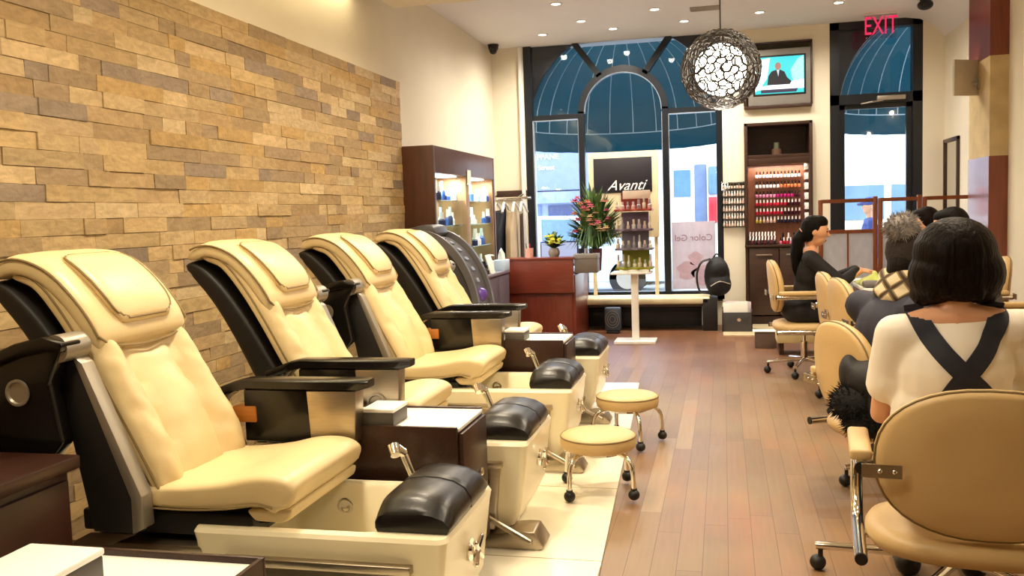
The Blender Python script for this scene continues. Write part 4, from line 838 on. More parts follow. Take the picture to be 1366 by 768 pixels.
for i in range(6):
    z = 1.575 - i * 0.086; MB().box(-0.142, 0.142, -0.065, -0.006, z - 0.004, z).build('ledge', ACRYL, wr)
    for j in range(9): put('polish_bottle', f'pale polish bottle, {ORD[j]} from the left on the {tiers[i]} tier of the clear wall rack', f'pale bottles on the {tiers[i]} tier of the wall rack', pal['clear'] if (i + j) % 3 else pal['nude'], PW if i else PB, (0.13 - 0.124 + j * 0.031, 10.66, z + 0.0005), 0.06, 0.024)

# ================================================================ things in the shop window
t = thing('window_sign', 'cream-framed black shop sign with white script in the window', 'sign', (-1.12, 10.45, 1.05))
m = MB(); m.box(-0.40, 0.40, 0.0, 0.05, 0.0, 0.99, 0.006); m.build('board', mat('cream_board', '#d9c8a2', 0.6, var=0.04), t); m = MB(); m.box(-0.34, 0.33, -0.008, 0.0, 0.52, 0.92, 0.002); m.build('black_panel', mat('sign_black', '#1c1820', 0.5), t)
text('lettering', 'Avanti', 0.165, mat('sign_white', '#f4f2f2', 0.5), t, Matrix.Translation((0.03, -0.012, 0.60)) @ FACE_CAM, 0.002, shear=0.45)
for s_ in (-1, 1): MB().box(s_ * 0.36 - 0.02, s_ * 0.36 + 0.02, 0.05, 0.09, -0.67, 0.5).build('stand_leg', mat('cream_board_', '#d9c8a2', 0.6), t)
t = thing('window_poster', 'pale pink poster on the window seen from behind, right pane', 'poster', (-0.345, 10.73, 0.42))
MB().box(-0.25, 0.25, 0, 0.004, 0.0, 0.79).build('sheet', translucent('pink_poster', '#e6dde4', 0.5), t); text('lettering', 'Color Gel', 0.105, translucent('poster_print', '#b18e98', 0.3), t, Matrix.Translation((0, -0.002, 0.60)) @ FACE_OUT, 0.001)
m = MB()
for k, (x, z, r_) in enumerate(((-0.08, 0.22, 0.11), (0.1, 0.16, 0.12), (0.02, 0.36, 0.08))): m.grid(lambda u, v: Vector((x + r_ * v * math.cos(2 * PI * u) * (1 + 0.2 * math.sin(10 * PI * u)), -0.001, z + r_ * v * math.sin(2 * PI * u))), 30, 2)
m.build('print', translucent('poster_flower', '#dfc6cf', 0.5), t)

t = thing('window_bench', 'bench under the shop window with a cream seat pad', 'bench', (-0.68, 10.4, 0))
m = MB(); m.box(-0.95, 0.52, -0.24, 0.2, 0.30, 0.375, 0.02, 3); m.build('seat_pad', mat('cream_pad', '#e2d6b0', 0.5), t); m = MB(); m.box(0.44, 0.60, -0.24, 0.2, 0.0, 0.36, 0.004); m.build('end_panel', RUBBER, t); MB().box(-0.95, 0.5, -0.2, 0.2, 0.27, 0.30).build('seat_rail', DWOODX, t)
m = MB(); m.box(-1.63, -0.26, 10.42, 10.62, 0.02, 0.22, 0.004); m.box(-1.63, -0.26, 10.40, 10.62, 0.22, 0.245, 0.004); rad = m.build('radiator_cover', mat('dark_metal', '#2b2a2e', 0.45, 0.3)); tag(rad, 'dark slotted radiator cover under the window bench', 'radiator')
m = MB()
for k in range(4): m.box(-1.5 + k * 0.31, -1.24 + k * 0.31, 10.412, 10.422, 0.15, 0.185)
m.build('slot', RUBBER, rad)
t = thing('floor_fan', 'small grey-blue box fan on the floor beside the reception desk', 'fan', (-1.22, 10.0, 0)); m = MB(); m.box(-0.09, 0.09, -0.05, 0.05, 0.03, 0.29, 0.02); m.build('case', mat('blue_grey_plastic', '#3c4a5c', 0.4), t); m = MB()
for r_ in (0.03, 0.055, 0.078): m.tube([(r_ * math.cos(k * PI / 12), -0.053, 0.16 + r_ * 1.2 * math.sin(k * PI / 12)) for k in range(24)], 0.003, 5, closed=True)
m.build('grille', SILVER, t); MB().box(-0.07, 0.07, -0.06, 0.06, 0, 0.03, 0.006).build('foot', RUBBER, t)

t = thing('backpack', 'black backpack standing on the right end of the window bench', 'backpack', (-0.10, 10.34, 0.375))
m = MB(); m.ell((0.02, 0, 0.22), (0.145, 0.10, 0.225)); m.ell((0.04, -0.03, 0.13), (0.14, 0.11, 0.13)); m.ell((0.03, -0.05, 0.30), (0.11, 0.08, 0.11)); bp_ = m.skin('body', mat('black_nylon', '#141318', 0.7, var=0.2, bump=0.2, bscale=25), t, 0.014, 3)
m = MB(); m.tube(spline([(-0.05, -0.06, 0.42), (-0.15, -0.08, 0.38), (-0.20, -0.08, 0.24), (-0.17, -0.06, 0.06), (-0.06, -0.05, 0.03)], 22), 0.024, 8, flat=0.5); m.build('shoulder_strap', RUBBER, t); m = MB(); m.tube(spline([(-0.02, 0, 0.43), (0.02, 0, 0.47), (0.06, 0, 0.43)], 10), 0.01, 6); m.build('handle', RUBBER, t); m = MB(); m.tube(spline([(-0.05, -0.142, 0.12), (0.05, -0.145, 0.17), (0.16, -0.10, 0.14)], 12), 0.006, 6); m.build('zip', SILVER, t)
t = thing('magazine_box', 'dark grey box of magazines on the tiled patch by the window', 'box', (0.13, 10.12, 0.012))
m = MB(); m.box(-0.16, 0.16, -0.12, -0.108, 0, 0.21, 0.003); m.box(-0.16, 0.16, 0.108, 0.12, 0, 0.25, 0.003); m.box(-0.16, -0.148, -0.12, 0.12, 0, 0.23, 0.003); m.box(0.148, 0.16, -0.12, 0.12, 0, 0.23, 0.003); m.box(-0.15, 0.15, -0.11, 0.11, 0, 0.01); m.build('box_body', mat('charcoal_box', '#3d3b3d', 0.5), t); MB().cyl((0.02, -0.13, 0.13), (0.02, -0.12, 0.13), 0.02).build('stud', CHROME, t)
for k in range(6):
    o = MB().box(-0.13, 0.13, -0.004, 0.004, 0, 0.30, 0.001).build('magazine', [PAPER, mat('magazine_grey', '#c9c5c8', 0.4), mat('magazine_pink', '#d8c0c4', 0.4)][k % 3], None, (0.125 + 0.006 * (k % 3), 10.045 + k * 0.028, 0.024)); o.rotation_euler = (-0.12, 0.05 * ((k * 7) % 3 - 1), 0)
    tag(o, f"{['white', 'grey', 'pinkish'][k % 3]} magazine standing in the dark box, {['frontmost', 'second from the front', 'third from the front', 'third from the back', 'second from the back', 'rearmost'][k]}", 'magazine', 'magazines in the dark box')
t = thing('step_stool', 'low beige step stool behind the chair of the woman in black', 'step stool', (0.70, 8.62, 0)); m = MB(); m.box(-0.24, 0.24, -0.16, 0.16, 0.11, 0.20, 0.006); m.build('top', mat('beige_board', '#d3bf8e', 0.5), t)
for s in (-1, 1): MB().box(s * 0.20 - 0.02, s * 0.20 + 0.02, -0.14, 0.14, 0, 0.11).build('leg', DWOODX, t)
o = MB().box(-0.11, 0.11, -0.08, 0.08, 0, 0.004).build('paper_sheet', PAPER, None, (0.37, 8.95, 0.16)); tag(o, 'blank pale sheet on a grey post beside the beige step stool', 'paper')
o = MB().box(-0.10, 0.10, -0.07, 0.07, 0, 0.158, 0.004).build('paper_stand', mat('grey_brown_box', '#6c5a50', 0.6), None, (0.38, 8.96, 0.0)); tag(o, 'grey-brown box holding up the pale sheet', 'box')

# ================================================================ product display on a white pedestal
t = thing('pedestal_table', 'white pedestal table with a square base in front of the window', 'table', (-0.90, 9.28, 0))
MB().box(-0.21, 0.21, -0.15, 0.15, 0.0, 0.03, 0.004).build('base', WHITE, t); MB().box(-0.035, 0.035, -0.035, 0.035, 0.03, 0.715, 0.004).build('post', WHITE, t); MB().box(-0.23, 0.18, -0.17, 0.17, 0.715, 0.735, 0.004).build('top', WHITE, t)
rk = thing('display_rack', 'four-tier product rack with red, grey and green shelves on the pedestal', 'rack', (-0.89, 9.28, 0.735))
tn = [('#8a8a1e', 'green', 0.05), ('#77707c', 'lower grey', 0.245), ('#6b5870', 'purple', 0.44), ('#9a3526', 'red', 0.64)]
for k, (colr, nm, z) in enumerate(tn):
    cm = mat(f'tier_{nm}', colr, 0.4, var=0.08); m = MB(); m.prism([(-0.19 + 0.38 * i / 20, -0.13 + 0.02 * math.sin(i * 0.9)) for i in range(21)] + [(0.19, 0.10), (-0.19, 0.10)], 'xy', z - 0.022, z, 0.003); m.build('shelf', cm, rk); MB().box(-0.14, 0.14, 0.08, 0.095, z, z + 0.17).build('tier_back', cm if k < 3 else mat('tier_back_red', '#7c2a22', 0.4), rk)
MB().box(-0.16, 0.16, 0.095, 0.11, 0.0, 0.80).build('spine', ACRYL, rk); MB().box(-0.12, 0.16, 0.07, 0.08, 0.745, 0.83, 0.002).build('header_card', mat('cream_card', '#e2d6c4', 0.6), rk); MB().box(-0.15, 0.15, -0.12, 0.1, 0, 0.026, 0.003).build('foot', WHITE, rk)
rnd = random.Random(11); jar = [mat('product_white', '#efe9e2', 0.35), mat('product_pink', '#d8c2c0', 0.3), mat('product_grey', '#9a9298', 0.4), mat('product_cream', '#d9c9b0', 0.4), mat('product_silver', '#c9c9cc', 0.3, 0.6)]
for k, (colr, nm, z) in enumerate(tn):
    for j in range(7):
        put('product_bottle', f'product bottle, {ORD[j]} from the left on the {nm} shelf of the display rack', f'product bottles on the {nm} shelf', jar[rnd.randrange(5)], jar[rnd.randrange(5)], (-0.89 - 0.165 + j * 0.055, 9.20 + rnd.uniform(-0.02, 0.02), 0.7355 + z), rnd.choice((0.075, 0.095, 0.12, 0.13)), rnd.choice((0.032, 0.036, 0.042)), cat='bottle')

# ================================================================ reception desk
t = thing('reception_desk', 'mahogany reception desk with a raised front panel', 'desk', (-1.85, 9.3, 0))
m = MB(); m.box(-0.42, 0.28, 0.06, 0.14, 0.0, 0.60, 0.003); m.build('lower_panel', RED, t); m = MB(); m.box(-0.47, 0.31, 0.0, 0.05, 0.52, 0.88, 0.004); m.build('front_panel', REDH, t); MB().box(-0.48, 0.32, -0.01, 0.26, 0.87, 0.895, 0.004).build('counter', REDH, t)
m = MB(); m.box(0.28, 0.32, 0.06, 0.95, 0.0, 0.70, 0.003); m.build('side_panel', RED, t); MB().box(-0.44, 0.335, 0.26, 0.98, 0.70, 0.725, 0.004).build('work_top', mat('pale_grey_top', '#b9b0b4', 0.25), t); MB().box(-0.44, -0.40, 0.06, 0.95, 0, 0.7).build('end_panel', RED, t)
def flowers(label, loc, h, w, vase, n_leaf, n_fl, cols, seed, vase_h, grassy=True):
    t = thing('flower_arrangement', label, 'flowers', loc); rnd = random.Random(seed); m = MB(); m.lathe(vase, seg=28); m.build('vase', VASE[seed % 2], t)
    for gi, gname in enumerate(('leaves', 'dark_leaves')):
        m = MB()
        for k in range(n_leaf):
            a = rnd.uniform(0, 2 * PI); out = rnd.uniform(0.25, 1.0); hh = rnd.uniform(0.3, 1.0) * (1.15 - 0.55 * out); droop = rnd.random() < 0.45 and grassy
            base = Vector((0, 0, vase_h)); mid = base + Vector((math.cos(a) * w * out * 0.5, math.sin(a) * w * out * 0.35, h * hh * 0.7)); tip = base + Vector((math.cos(a) * w * out, math.sin(a) * w * out * 0.7, h * hh * (0.08 if droop else 1)))
            P_ = spline([base, mid, tip], 7); wd_ = rnd.uniform(0.007, 0.014) if droop else rnd.uniform(0.014, 0.034); sd = Vector((-math.sin(a), math.cos(a), 0.3 * rnd.uniform(-1, 1))).normalized(); L_ = []
            for i, p in enumerate(P_):
                q = wd_ * (math.sin(PI * min(1, (i + 0.6) / 7.6)) ** 0.8); L_.append((m.bm.verts.new(p - sd * q), m.bm.verts.new(p + Vector((0, 0, 0.25 * q))), m.bm.verts.new(p + sd * q)))
            for A, B in zip(L_[:-1], L_[1:]):
                for q in (0, 1): m.bm.faces.new((A[q], A[q + 1], B[q + 1], B[q]))
        m.build(gname, LEAF[gi], t, recalc=False)
    for k in range(n_fl):
        a = rnd.uniform(0, 2 * PI); r_ = w * 0.75 * math.sqrt(rnd.random()); z = vase_h + h * rnd.uniform(0.25, 0.74); c = Vector((math.cos(a) * r_ * 0.8, -abs(math.sin(a)) * r_ * 0.8 - 0.04, z)); m = MB(); R_ = rnd.uniform(0.024, 0.038) * (w / 0.3) ** 0.5
        for ring, (npet, el, sc_) in enumerate(((7, 0.0, 1.0), (6, 0.7, 0.9), (4, 1.3, 0.6))):
            for q in range(npet):
                b_ = 2 * PI * q / npet + ring; d = Vector((math.cos(b_) * math.cos(el), math.sin(b_) * math.cos(el) , math.sin(el))); m.ell(c + d * R_ * 0.6 * sc_, (R_ * 0.55 * sc_, R_ * 0.32 * sc_, R_ * 0.16), rot=d.to_track_quat('X', 'Z').to_matrix(), sub=8)
        m.build('flower', cols[rnd.randrange(len(cols))], t)
    return t
VASE = [mat('plum_vase', '#6a3440', 0.35), mat('stone_pot', '#8d8078', 0.55)]
LEAF = [mat('leaf_green', '#567a3c', 0.5, var=0.35, scale=12), mat('leaf_dark', '#2c4a26', 0.5, var=0.35, scale=12)]
FC = [mat('flower_coral', '#b8705a', 0.6), mat('flower_salmon', '#c99a80', 0.6), mat('flower_rose', '#b04560', 0.6), mat('flower_peach', '#c4a87c', 0.6)]
FY = [mat('flower_yellow', '#e2d94a', 0.6), mat('flower_lime', '#c4cf58', 0.6)]
flowers('large bouquet of coral and pink flowers with trailing grass in a plum vase', (-1.35, 9.66, 0.725), 0.78, 0.38, [(0, 0), (0.055, 0), (0.06, 0.01), (0.075, 0.24), (0.066, 0.24), (0.05, 0.02), (0, 0.02)], 260, 36, FC, 4, 0.22)
flowers('small pot of yellow flowers on the reception counter', (-1.76, 9.42, 0.895), 0.20, 0.15, [(0, 0), (0.045, 0), (0.06, 0.03), (0.062, 0.06), (0.045, 0.095), (0.038, 0.095), (0.05, 0.05), (0, 0.02)], 46, 18, FY, 5, 0.09, False)
t = thing('desk_monitor', 'glowing bluish desk screen behind the yellow flower pot', 'monitor', (-1.74, 9.62, 0.725)); MB().box(-0.21, 0.21, 0, 0.03, 0.06, 0.33, 0.006).build('case', mat('violet_plastic', '#3a3a8c', 0.4), t); MB().box(-0.195, 0.195, -0.004, 0.0, 0.085, 0.315).build('screen', emit('monitor_glow', '#c9d2f4', 0.9), t); m = MB(); m.box(-0.08, 0.08, -0.04, 0.06, 0, 0.01, 0.003); m.cyl((0, 0.015, 0.01), (0, 0.015, 0.08), 0.018); m.build('stand', RUBBER, t)
t = thing('pen_cup', 'pinkish pen cup at the left end of the reception counter', 'cup', (-2.03, 9.42, 0.895)); m = MB(); m.lathe([(0, 0), (0.04, 0), (0.045, 0.1), (0.04, 0.1), (0.036, 0.01), (0, 0.01)], seg=20); m.build('cup', mat('pink_cup', '#d8a494', 0.5), t)
for k in range(4): MB().cyl((0.012 * (k - 1.5), 0.0, 0.012), (0.022 * (k - 1.5), 0.01 * (k % 2), 0.15), 0.004, seg=8).build('pen', [RUBBER, jar[0], pal['red'], pal['navy']][k], t)
t = thing('counter_box', 'grey stacked organiser at the right end of the reception desk', 'organiser', (-1.42, 9.42, 0.725)); MB().box(-0.11, 0.13, -0.1, 0.1, 0, 0.15, 0.004).build('body', mat('taupe_box', '#6d6258', 0.5), t); MB().box(-0.115, 0.135, -0.105, 0.105, 0.15, 0.20, 0.004).build('tray', mat('grey_tray', '#8c857f', 0.5), t)
for k in range(3): MB().cyl((-0.06 + 0.06 * k, 0, 0.19), (-0.06 + 0.06 * k, 0, 0.255), 0.016).build('small_bottle', [RUBBER, jar[2], RUBBER][k], t)

# ================================================================ left rear corner
t = thing('product_cabinet', 'tall dark wood product cabinet with two lit bays against the left wall', 'cabinet', (-2.55, 8.42, 0))
m = MB(); m.box(-0.148, 0.15, -1.05, -1.0, 0.80, 1.97, 0.003); m.box(-0.148, 0.15, 1.0, 1.05, 0.80, 1.97, 0.003); m.box(-0.148, 0.15, -1.0, 1.0, 1.74, 1.97, 0.003); m.build('carcass', CAB, t)
MB().box(-0.148, -0.13, -1.0, 1.0, 0.80, 1.75).build('back_panel', mat('lit_back_panel', '#b59c80', 0.6, var=0.05), t); m = MB(); m.box(-0.14, 0.145, -0.06, 0.06, 0.8, 1.74, 0.003); m.build('middle_post', mat('oak_side', '#9b7a58', 0.5, var=0.12, scale=6, stretch=(4, 4, 0.6)), t)
for s in (-1, 1): MB().box(-0.13, 0.14, s * 0.985 - 0.012, s * 0.985 + 0.012, 0.8, 1.74).build('bay_side', mat('oak_side_', '#9b7a58', 0.5, var=0.12), t)
for z in (1.05, 1.27, 1.50):
    for s in (-1, 1): MB().box(-0.13, 0.12, min(s * 0.06, s * 0.97), max(s * 0.06, s * 0.97), z, z + 0.008).build('glass_shelf', SHELFGLASS, t)
for s in (-1, 1):
    MB().box(-0.08, 0.08, s * 0.5 - 0.35, s * 0.5 + 0.35, 1.73, 1.738).build('strip_lamp', emit('bay_glow', '#FFF6E6', 14), t); light('bay_light', 'AREA', (-2.52, 8.42 + s * 0.5, 1.72), 16, (1, 0.95, 0.85), 0.12, 0.7)
o = MB().box(-0.003, 0.003, -0.06, 0.06, -0.07, 0.07).build('price_card', PAPER, t); o.location = (0.155, 0.03, 1.73); tag(o, 'white card on the middle post')
m = MB(); m.box(-0.148, 0.33, -1.05, 0.80, 0.0, 0.755, 0.004); lw = m.build('base_cabinet', GREYCAB, t); MB().box(-0.148, 0.35, -1.06, 0.80, 0.755, 0.785, 0.004).build('counter', mat('slate_counter', '#7d7a86', 0.3), t)
for k in range(4): MB().box(0.33, 0.343, -1.03 + k * 0.455, -0.59 + k * 0.455, 0.06, 0.74, 0.003).build('door', GREYCAB, lw)
BL = [mat('bottle_blue', '#2f57b4', 0.3), mat('bottle_ice', '#cfe0ec', 0.3), mat('bottle_white', '#eceaea', 0.35), mat('bottle_navy', '#28345e', 0.3), mat('bottle_aqua', '#7fb6cf', 0.3)]
rnd = random.Random(21); shn = {1.508: 'top', 1.278: 'middle', 1.058: 'lower', 0.785: 'bottom'}
for z, nm in shn.items():
    for s, bn in ((-1, 'nearer'), (1, 'farther')):
        yy = 8.42 + (-0.93 if s < 0 else 0.12)
        for j in range(9):
            if rnd.random() < 0.2: continue
            hh = rnd.choice((0.09, 0.12, 0.15, 0.17)); bi = rnd.randrange(5) if bn == 'nearer' or nm != 'lower' else rnd.choice((0, 0, 3, 2)); cn = ['blue', 'pale blue', 'white', 'navy', 'aqua'][bi]
            put('product_bottle', f'{cn} bottle, {ORD[j]} from the left on the {nm} shelf of the {bn} lit bay', f'bottles on the {nm} shelf of the {bn} bay', BL[bi], BL[rnd.choice((1, 2))], (-2.50 + rnd.uniform(-0.03, 0.06), yy + j * 0.098, z + 0.0005), hh, rnd.choice((0.05, 0.06, 0.07)), cat='bottle')
def pump(x, y, label):
    t = thing('pump_bottle', label, 'pump bottle', (x, y, 0.785)); m = MB(); m.lathe([(0, 0), (0.035, 0), (0.037, 0.01), (0.037, 0.11), (0.015, 0.13), (0.012, 0.14)], seg=18); m.build('bottle', BL[2], t); m = MB(); m.cyl((0, 0, 0.135), (0, 0, 0.175), 0.006); m.cap((0, 0, 0.175), (0.035, 0, 0.172), 0.007, 0.006, 8); m.build('pump', jar[0], t)
pump(-2.28, 8.72, 'white pump bottle behind the framed card on the grey counter'); pump(-2.30, 8.20, 'white pump bottle nearer the grey console on the grey counter')
t = thing('card_stand', 'white upright notice card on the grey counter', 'card', (-2.23, 8.60, 0.785)); o = MB().box(-0.006, 0.006, -0.09, 0.09, 0, 0.19, 0.002).build('card', PAPER, t); o.rotation_euler = (0, -0.25, 0); o.location = (0, 0, 0.002); MB().box(-0.06, 0.01, -0.05, 0.05, 0, 0.004).build('foot', jar[0], t)
t = thing('tissue_box', 'pale blue tissue box with a tissue pulled up on the grey counter', 'tissue box', (-2.26, 9.10, 0.785)); MB().box(-0.06, 0.06, -0.11, 0.11, 0, 0.11, 0.004).build('box_body', mat('pale_blue_card', '#b9c9dc', 0.6), t); m = MB(); m.loft([[Vector((0.03, -0.04, 0.105)), Vector((0.03, 0.04, 0.105)), Vector((-0.03, 0.04, 0.105)), Vector((-0.03, -0.04, 0.105))], [Vector((0.02, -0.07, 0.16)), Vector((0.03, 0.03, 0.17)), Vector((0.0, 0.04, 0.17)), Vector((-0.02, -0.06, 0.16))], [Vector((0.02, -0.09, 0.20)), Vector((0.01, -0.02, 0.23)), Vector((0.0, -0.01, 0.23)), Vector((0.0, -0.085, 0.2))]]); m.build('tissue', PAPER, t)
for k, (y, hh) in enumerate(((8.32, 0.10), (8.42, 0.13), (8.50, 0.09))): put('small_jar', f"{['squat', 'tall', 'small'][k]} dark jar between the two pump bottles on the grey counter", None, mat('jar_dark', '#3a3436', 0.3), BL[2] if k == 0 else PB, (-2.27, y, 0.7855), hh, 0.07, cat='jar')

# grey curved console behind the farthest chair
t = thing('curved_console', 'grey arched console machine with buttons behind the farthest pedicure chair', 'console', (-2.25, 7.0, 0)); G1 = mat('graphite_plastic', '#4a4749', 0.4, var=0.08); G2 = mat('mid_grey_plastic', '#6d6a6c', 0.35, 0.3, var=0.06)
def arcp(r0, a0, a1, n=26, sx=1.0): return [(-0.12 + 0.50 * r0 * sx * math.cos(math.radians(a0 + (a1 - a0) * i / n)), 0.52 + 0.74 * r0 * math.sin(math.radians(a0 + (a1 - a0) * i / n))) for i in range(n + 1)]
m = MB(); m.prism([(-0.34, 0.0), (0.30, 0.0)] + arcp(0.94, -5, 140), 'xz', -0.18, 0.22, 0.015); m.build('body', G1, t)
for y0, y1 in ((-0.22, -0.18), (0.22, 0.27)):
    m = MB(); R0 = arcp(1.0, -8, 150); R1 = arcp(0.90, -8, 150); m.loft([[Vector((a[0], y0, a[1])), Vector((b[0], y0, b[1])), Vector((b[0], y1, b[1])), Vector((a[0], y1, a[1]))] for a, b in zip(R0, R1)]); m.build('rim', G2, t)
m = MB(); m.prism([(-0.30, 1.16), (-0.22, 1.27), (-0.08, 1.30), (0.0, 1.285), (0.02, 1.22), (-0.1, 1.15)], 'xz', -0.16, 0.20, 0.015); m.build('hood', G1, t)
BTN = mat('blue_grey_button', '#8b92a8', 0.3)
for k in range(7):
    a = math.radians(72 - k * 9); MB().box(-0.018, 0.018, -0.03, 0.03, -0.006, 0.006, 0.003, M=Matrix.Translation((-0.12 + 0.475 * math.cos(a), 0.02, 0.52 + 0.70 * math.sin(a))) @ Matrix.Rotation(PI / 2 - a, 4, 'Y')).build('button', BTN, t)
MB().ell((0.32, 0.02, 0.72), (0.06, 0.07, 0.06)).build('purple_dome', mat('purple_gloss', '#5d3f96', 0.12), t); MB().ell((0.345, 0.02, 0.60), (0.045, 0.06, 0.045)).build('chrome_dome', CHROME, t)

# clothes rail
t = thing('clothes_rail', 'chrome clothes rail bracket on the wall left of the window', 'clothes rail', (-2.4, 10.3, 1.55)); m = MB(); m.cyl((-0.28, 0, 0), (0.22, 0, 0), 0.016); m.cyl((-0.26, 0, 0), (-0.26, 0.36, 0.06), 0.012); m.cyl((0.06, 0, 0), (0.06, 0.36, 0.06), 0.012); m.build('rail', CHROME, t); MB().box(-0.28, 0.1, 0.36, 0.40, 0.0, 0.10, 0.004).build('wall_plate', DWOODX, t)
hang = []
for k, x in enumerate((-0.20, -0.10, 0.02, 0.11)):
    h_ = thing('clothes_hanger', f"white clothes hanger on the chrome rail, {['leftmost', 'second from the left', 'second from the right', 'rightmost'][k]}", 'hanger', (-2.4 + x, 10.3, 1.55), 0, 'white hangers on the rail')
    m = MB(); m.tube([(0, 0.0 + 0.021 * math.cos(a), 0.0 + 0.021 * math.sin(a)) for a in [k2 * 0.35 - 0.4 for k2 in range(11)]] + [(0, -0.01, -0.05)], 0.003, 6); m.build('hook', CHROME, h_); m = MB(); m.tube(spline([(0.02, -0.20, -0.16), (0.01, -0.10, -0.09), (0, 0, -0.05), (0.01, 0.10, -0.09), (0.02, 0.20, -0.16)], 16), 0.014, 8); m.build('shoulder_bar', TRIMW, h_)
def garment(name, label, x, m_, w, z0, z1, dep):
    g = MB(); rings = []
    for i in range(13):
        v = i / 12; ring = []
        for k in range(26):
            a = 2 * PI * k / 26; fold = 1 + 0.14 * math.sin(5 * a + v * 2) * v; ww = w * (0.35 + 0.65 * min(1, v * 4)) * (0.85 + 0.15 * v); ring.append(Vector((x + dep * math.cos(a) * fold, 10.3 + ww * math.sin(a) * fold, z1 + (z0 - z1) * v - (0.09 * abs(math.sin(a)) if v < 0.3 else 0) * (1 - v * 3))))
        rings.append(ring)
    g.loft(rings); return tag(g.build(name, m_), label, 'coat', 'coats on the rail')
garment('hanging_coat', 'long navy-black coat hanging at the left of the chrome rail', -2.56, NAVY, 0.21, 0.35, 1.47, 0.075)
garment('hanging_coat', 'beige coat hanging at the right of the chrome rail', -2.42, mat('beige_cloth', '#b5a184', 0.8, var=0.1), 0.2, 0.45, 1.47, 0.06)
garment('hanging_belt', 'narrow dark brown scarf hanging in front of the beige coat', -2.30, mat('brown_cloth', '#3c2a22', 0.8), 0.045, 0.60, 1.42, 0.02)
m = MB(); m.box(-2.699, -2.69, 7.62, 7.66, 1.48, 1.86); m.box(-2.699, -2.688, 7.60, 7.70, 1.37, 1.43); tag(m.build('yellow_notice', mat('yellow_label', '#c9c05a', 0.6)), 'thin yellow strip notice beside the stone cladding', 'notice')

# ================================================================ screen, mirror, sconces
t = thing('folding_screen', 'wooden folding screen with frosted lower panels before the door', 'folding screen', (0, 9.35, 0)); FROST = translucent('frosted_panel', '#dfe1e6', 0.5)
px = [(0.93, 1.44, 0.0, 0.03), (1.485, 1.83, 0.02, -0.02), (1.875, 2.30, -0.02, 0.02)]
for i, (xa, xb, ya, yb) in enumerate(px):
    def at(f, z): return Vector((xa + (xb - xa) * f, ya + (yb - ya) * f, z))
    for f in (0, 1):
        p = at(f, 0); MB().box(p.x - 0.02, p.x + 0.02, p.y - 0.02, p.y + 0.02, 0.0, 1.40 + 0.02 * f, 0.004).build('post', REDWOOD, t)
    for z in (1.385, 1.085, 0.12): MB().loft([[at(f, z) + Vector((0, dy, dz)) for dy, dz in ((-0.014, -0.018), (0.014, -0.018), (0.014, 0.018), (-0.014, 0.018))] for f in (0, 1)]).build('rail', REDWOOD, t)
    MB().loft([[at(f, 0.12) + Vector((0, dy, 0)) for dy in (-0.003, 0.003)] + [at(f, 1.085) + Vector((0, dy, 0)) for dy in (0.003, -0.003)] for f in (0, 1)]).build('frosted_panel', FROST, t)
    p = at(0.5, 0); MB().box(p.x - 0.008, p.x + 0.008, p.y - 0.008, p.y + 0.008, 0.12, 1.085).build('divider', REDWOOD, t)
t = thing('wall_mirror', 'narrow dark-framed mirror on the right wall', 'mirror', (2.35, 10.33, 1.45)); m = MB(); 
for a in ((-0.30, -0.26, -0.56, 0.56), (0.26, 0.30, -0.56, 0.56), (-0.30, 0.30, 0.52, 0.56), (-0.30, 0.30, -0.56, -0.52)): m.box(-0.03, -0.001, a[0], a[1], a[2], a[3], 0.003)
m.build('frame', DWOOD, t); MB().box(-0.012, -0.004, -0.27, 0.27, -0.53, 0.53).build('mirror_glass', mat('mirror_silver', '#e8ecee', 0.02, 1.0, var=0.0), t)
for lab, y in (('flat square wall lamp on the far stone-banded pillar', 8.77), ('flat square wall lamp on the nearer pillar at the right edge', 6.85)):
    t = thing('wall_lamp', lab, 'wall lamp', (2.2, y, 2.42 if y > 8 else 2.30), 0, 'wall lamps on the pillars'); m = MB(); m.box(-0.015, 0.015, -0.14, 0.14, -0.15, 0.16, 0.004, M=Matrix.Translation((-0.10, -0.02, 0)) @ Matrix.Rotation(math.radians(-62), 4, 'Z')); m.build('shade', mat('linen_shade', '#c9bda6', 0.7), t); m = MB(); m.cyl((-0.10, 0, -0.05), (0.006, 0, -0.05), 0.02); m.box(-0.01, 0.006, -0.04, 0.04, -0.1, 0.0, 0.003); m.build('bracket', SILVER, t); m = MB(); m.ell((-0.035, 0.06, 0.05), (0.012, 0.012, 0.02)); m.build('bulb', emit('warm_bulb', '#FFE2A8', 5), t)
    light('wall_lamp_light', 'POINT', (2.155, y + 0.06, (2.42 if y > 8 else 2.30) + 0.10), 1.2, WARM, 0.03)

# ================================================================ nail tables
def nail_table(label, x0, x1, y0, y1):
    t = thing('nail_table', label, 'table', ((x0 + x1) / 2, (y0 + y1) / 2, 0), 0, 'white nail tables along the right side'); w = (x1 - x0) / 2; l = (y1 - y0) / 2
    MB().box(-w, w, -l, l, 0.705, 0.735, 0.008, 3).build('top', WHITE, t); m = MB(); m.box(-w + 0.05, w - 0.05, -l + 0.05, l - 0.05, 0.62, 0.705, 0.003); m.build('drawer', RED, t)
    for s in (-1, 1): m = MB(); m.box(-w + 0.06, w - 0.06, s * (l - 0.08) - 0.02, s * (l - 0.08) + 0.02, 0.0, 0.62, 0.003); m.build('leg_panel', RED, t)
    return t
nail_table('white nail table in front of the woman in the black suit', 0.99, 1.47, 6.95, 7.95)
nail_table('white nail table between the two empty chairs and the right wall', 1.02, 1.47, 5.15, 6.55)
nail_table('white nail table in front of the person in the pompom hat', 1.02, 1.47, 3.85, 4.85)
m = MB(); rnd = random.Random(2)
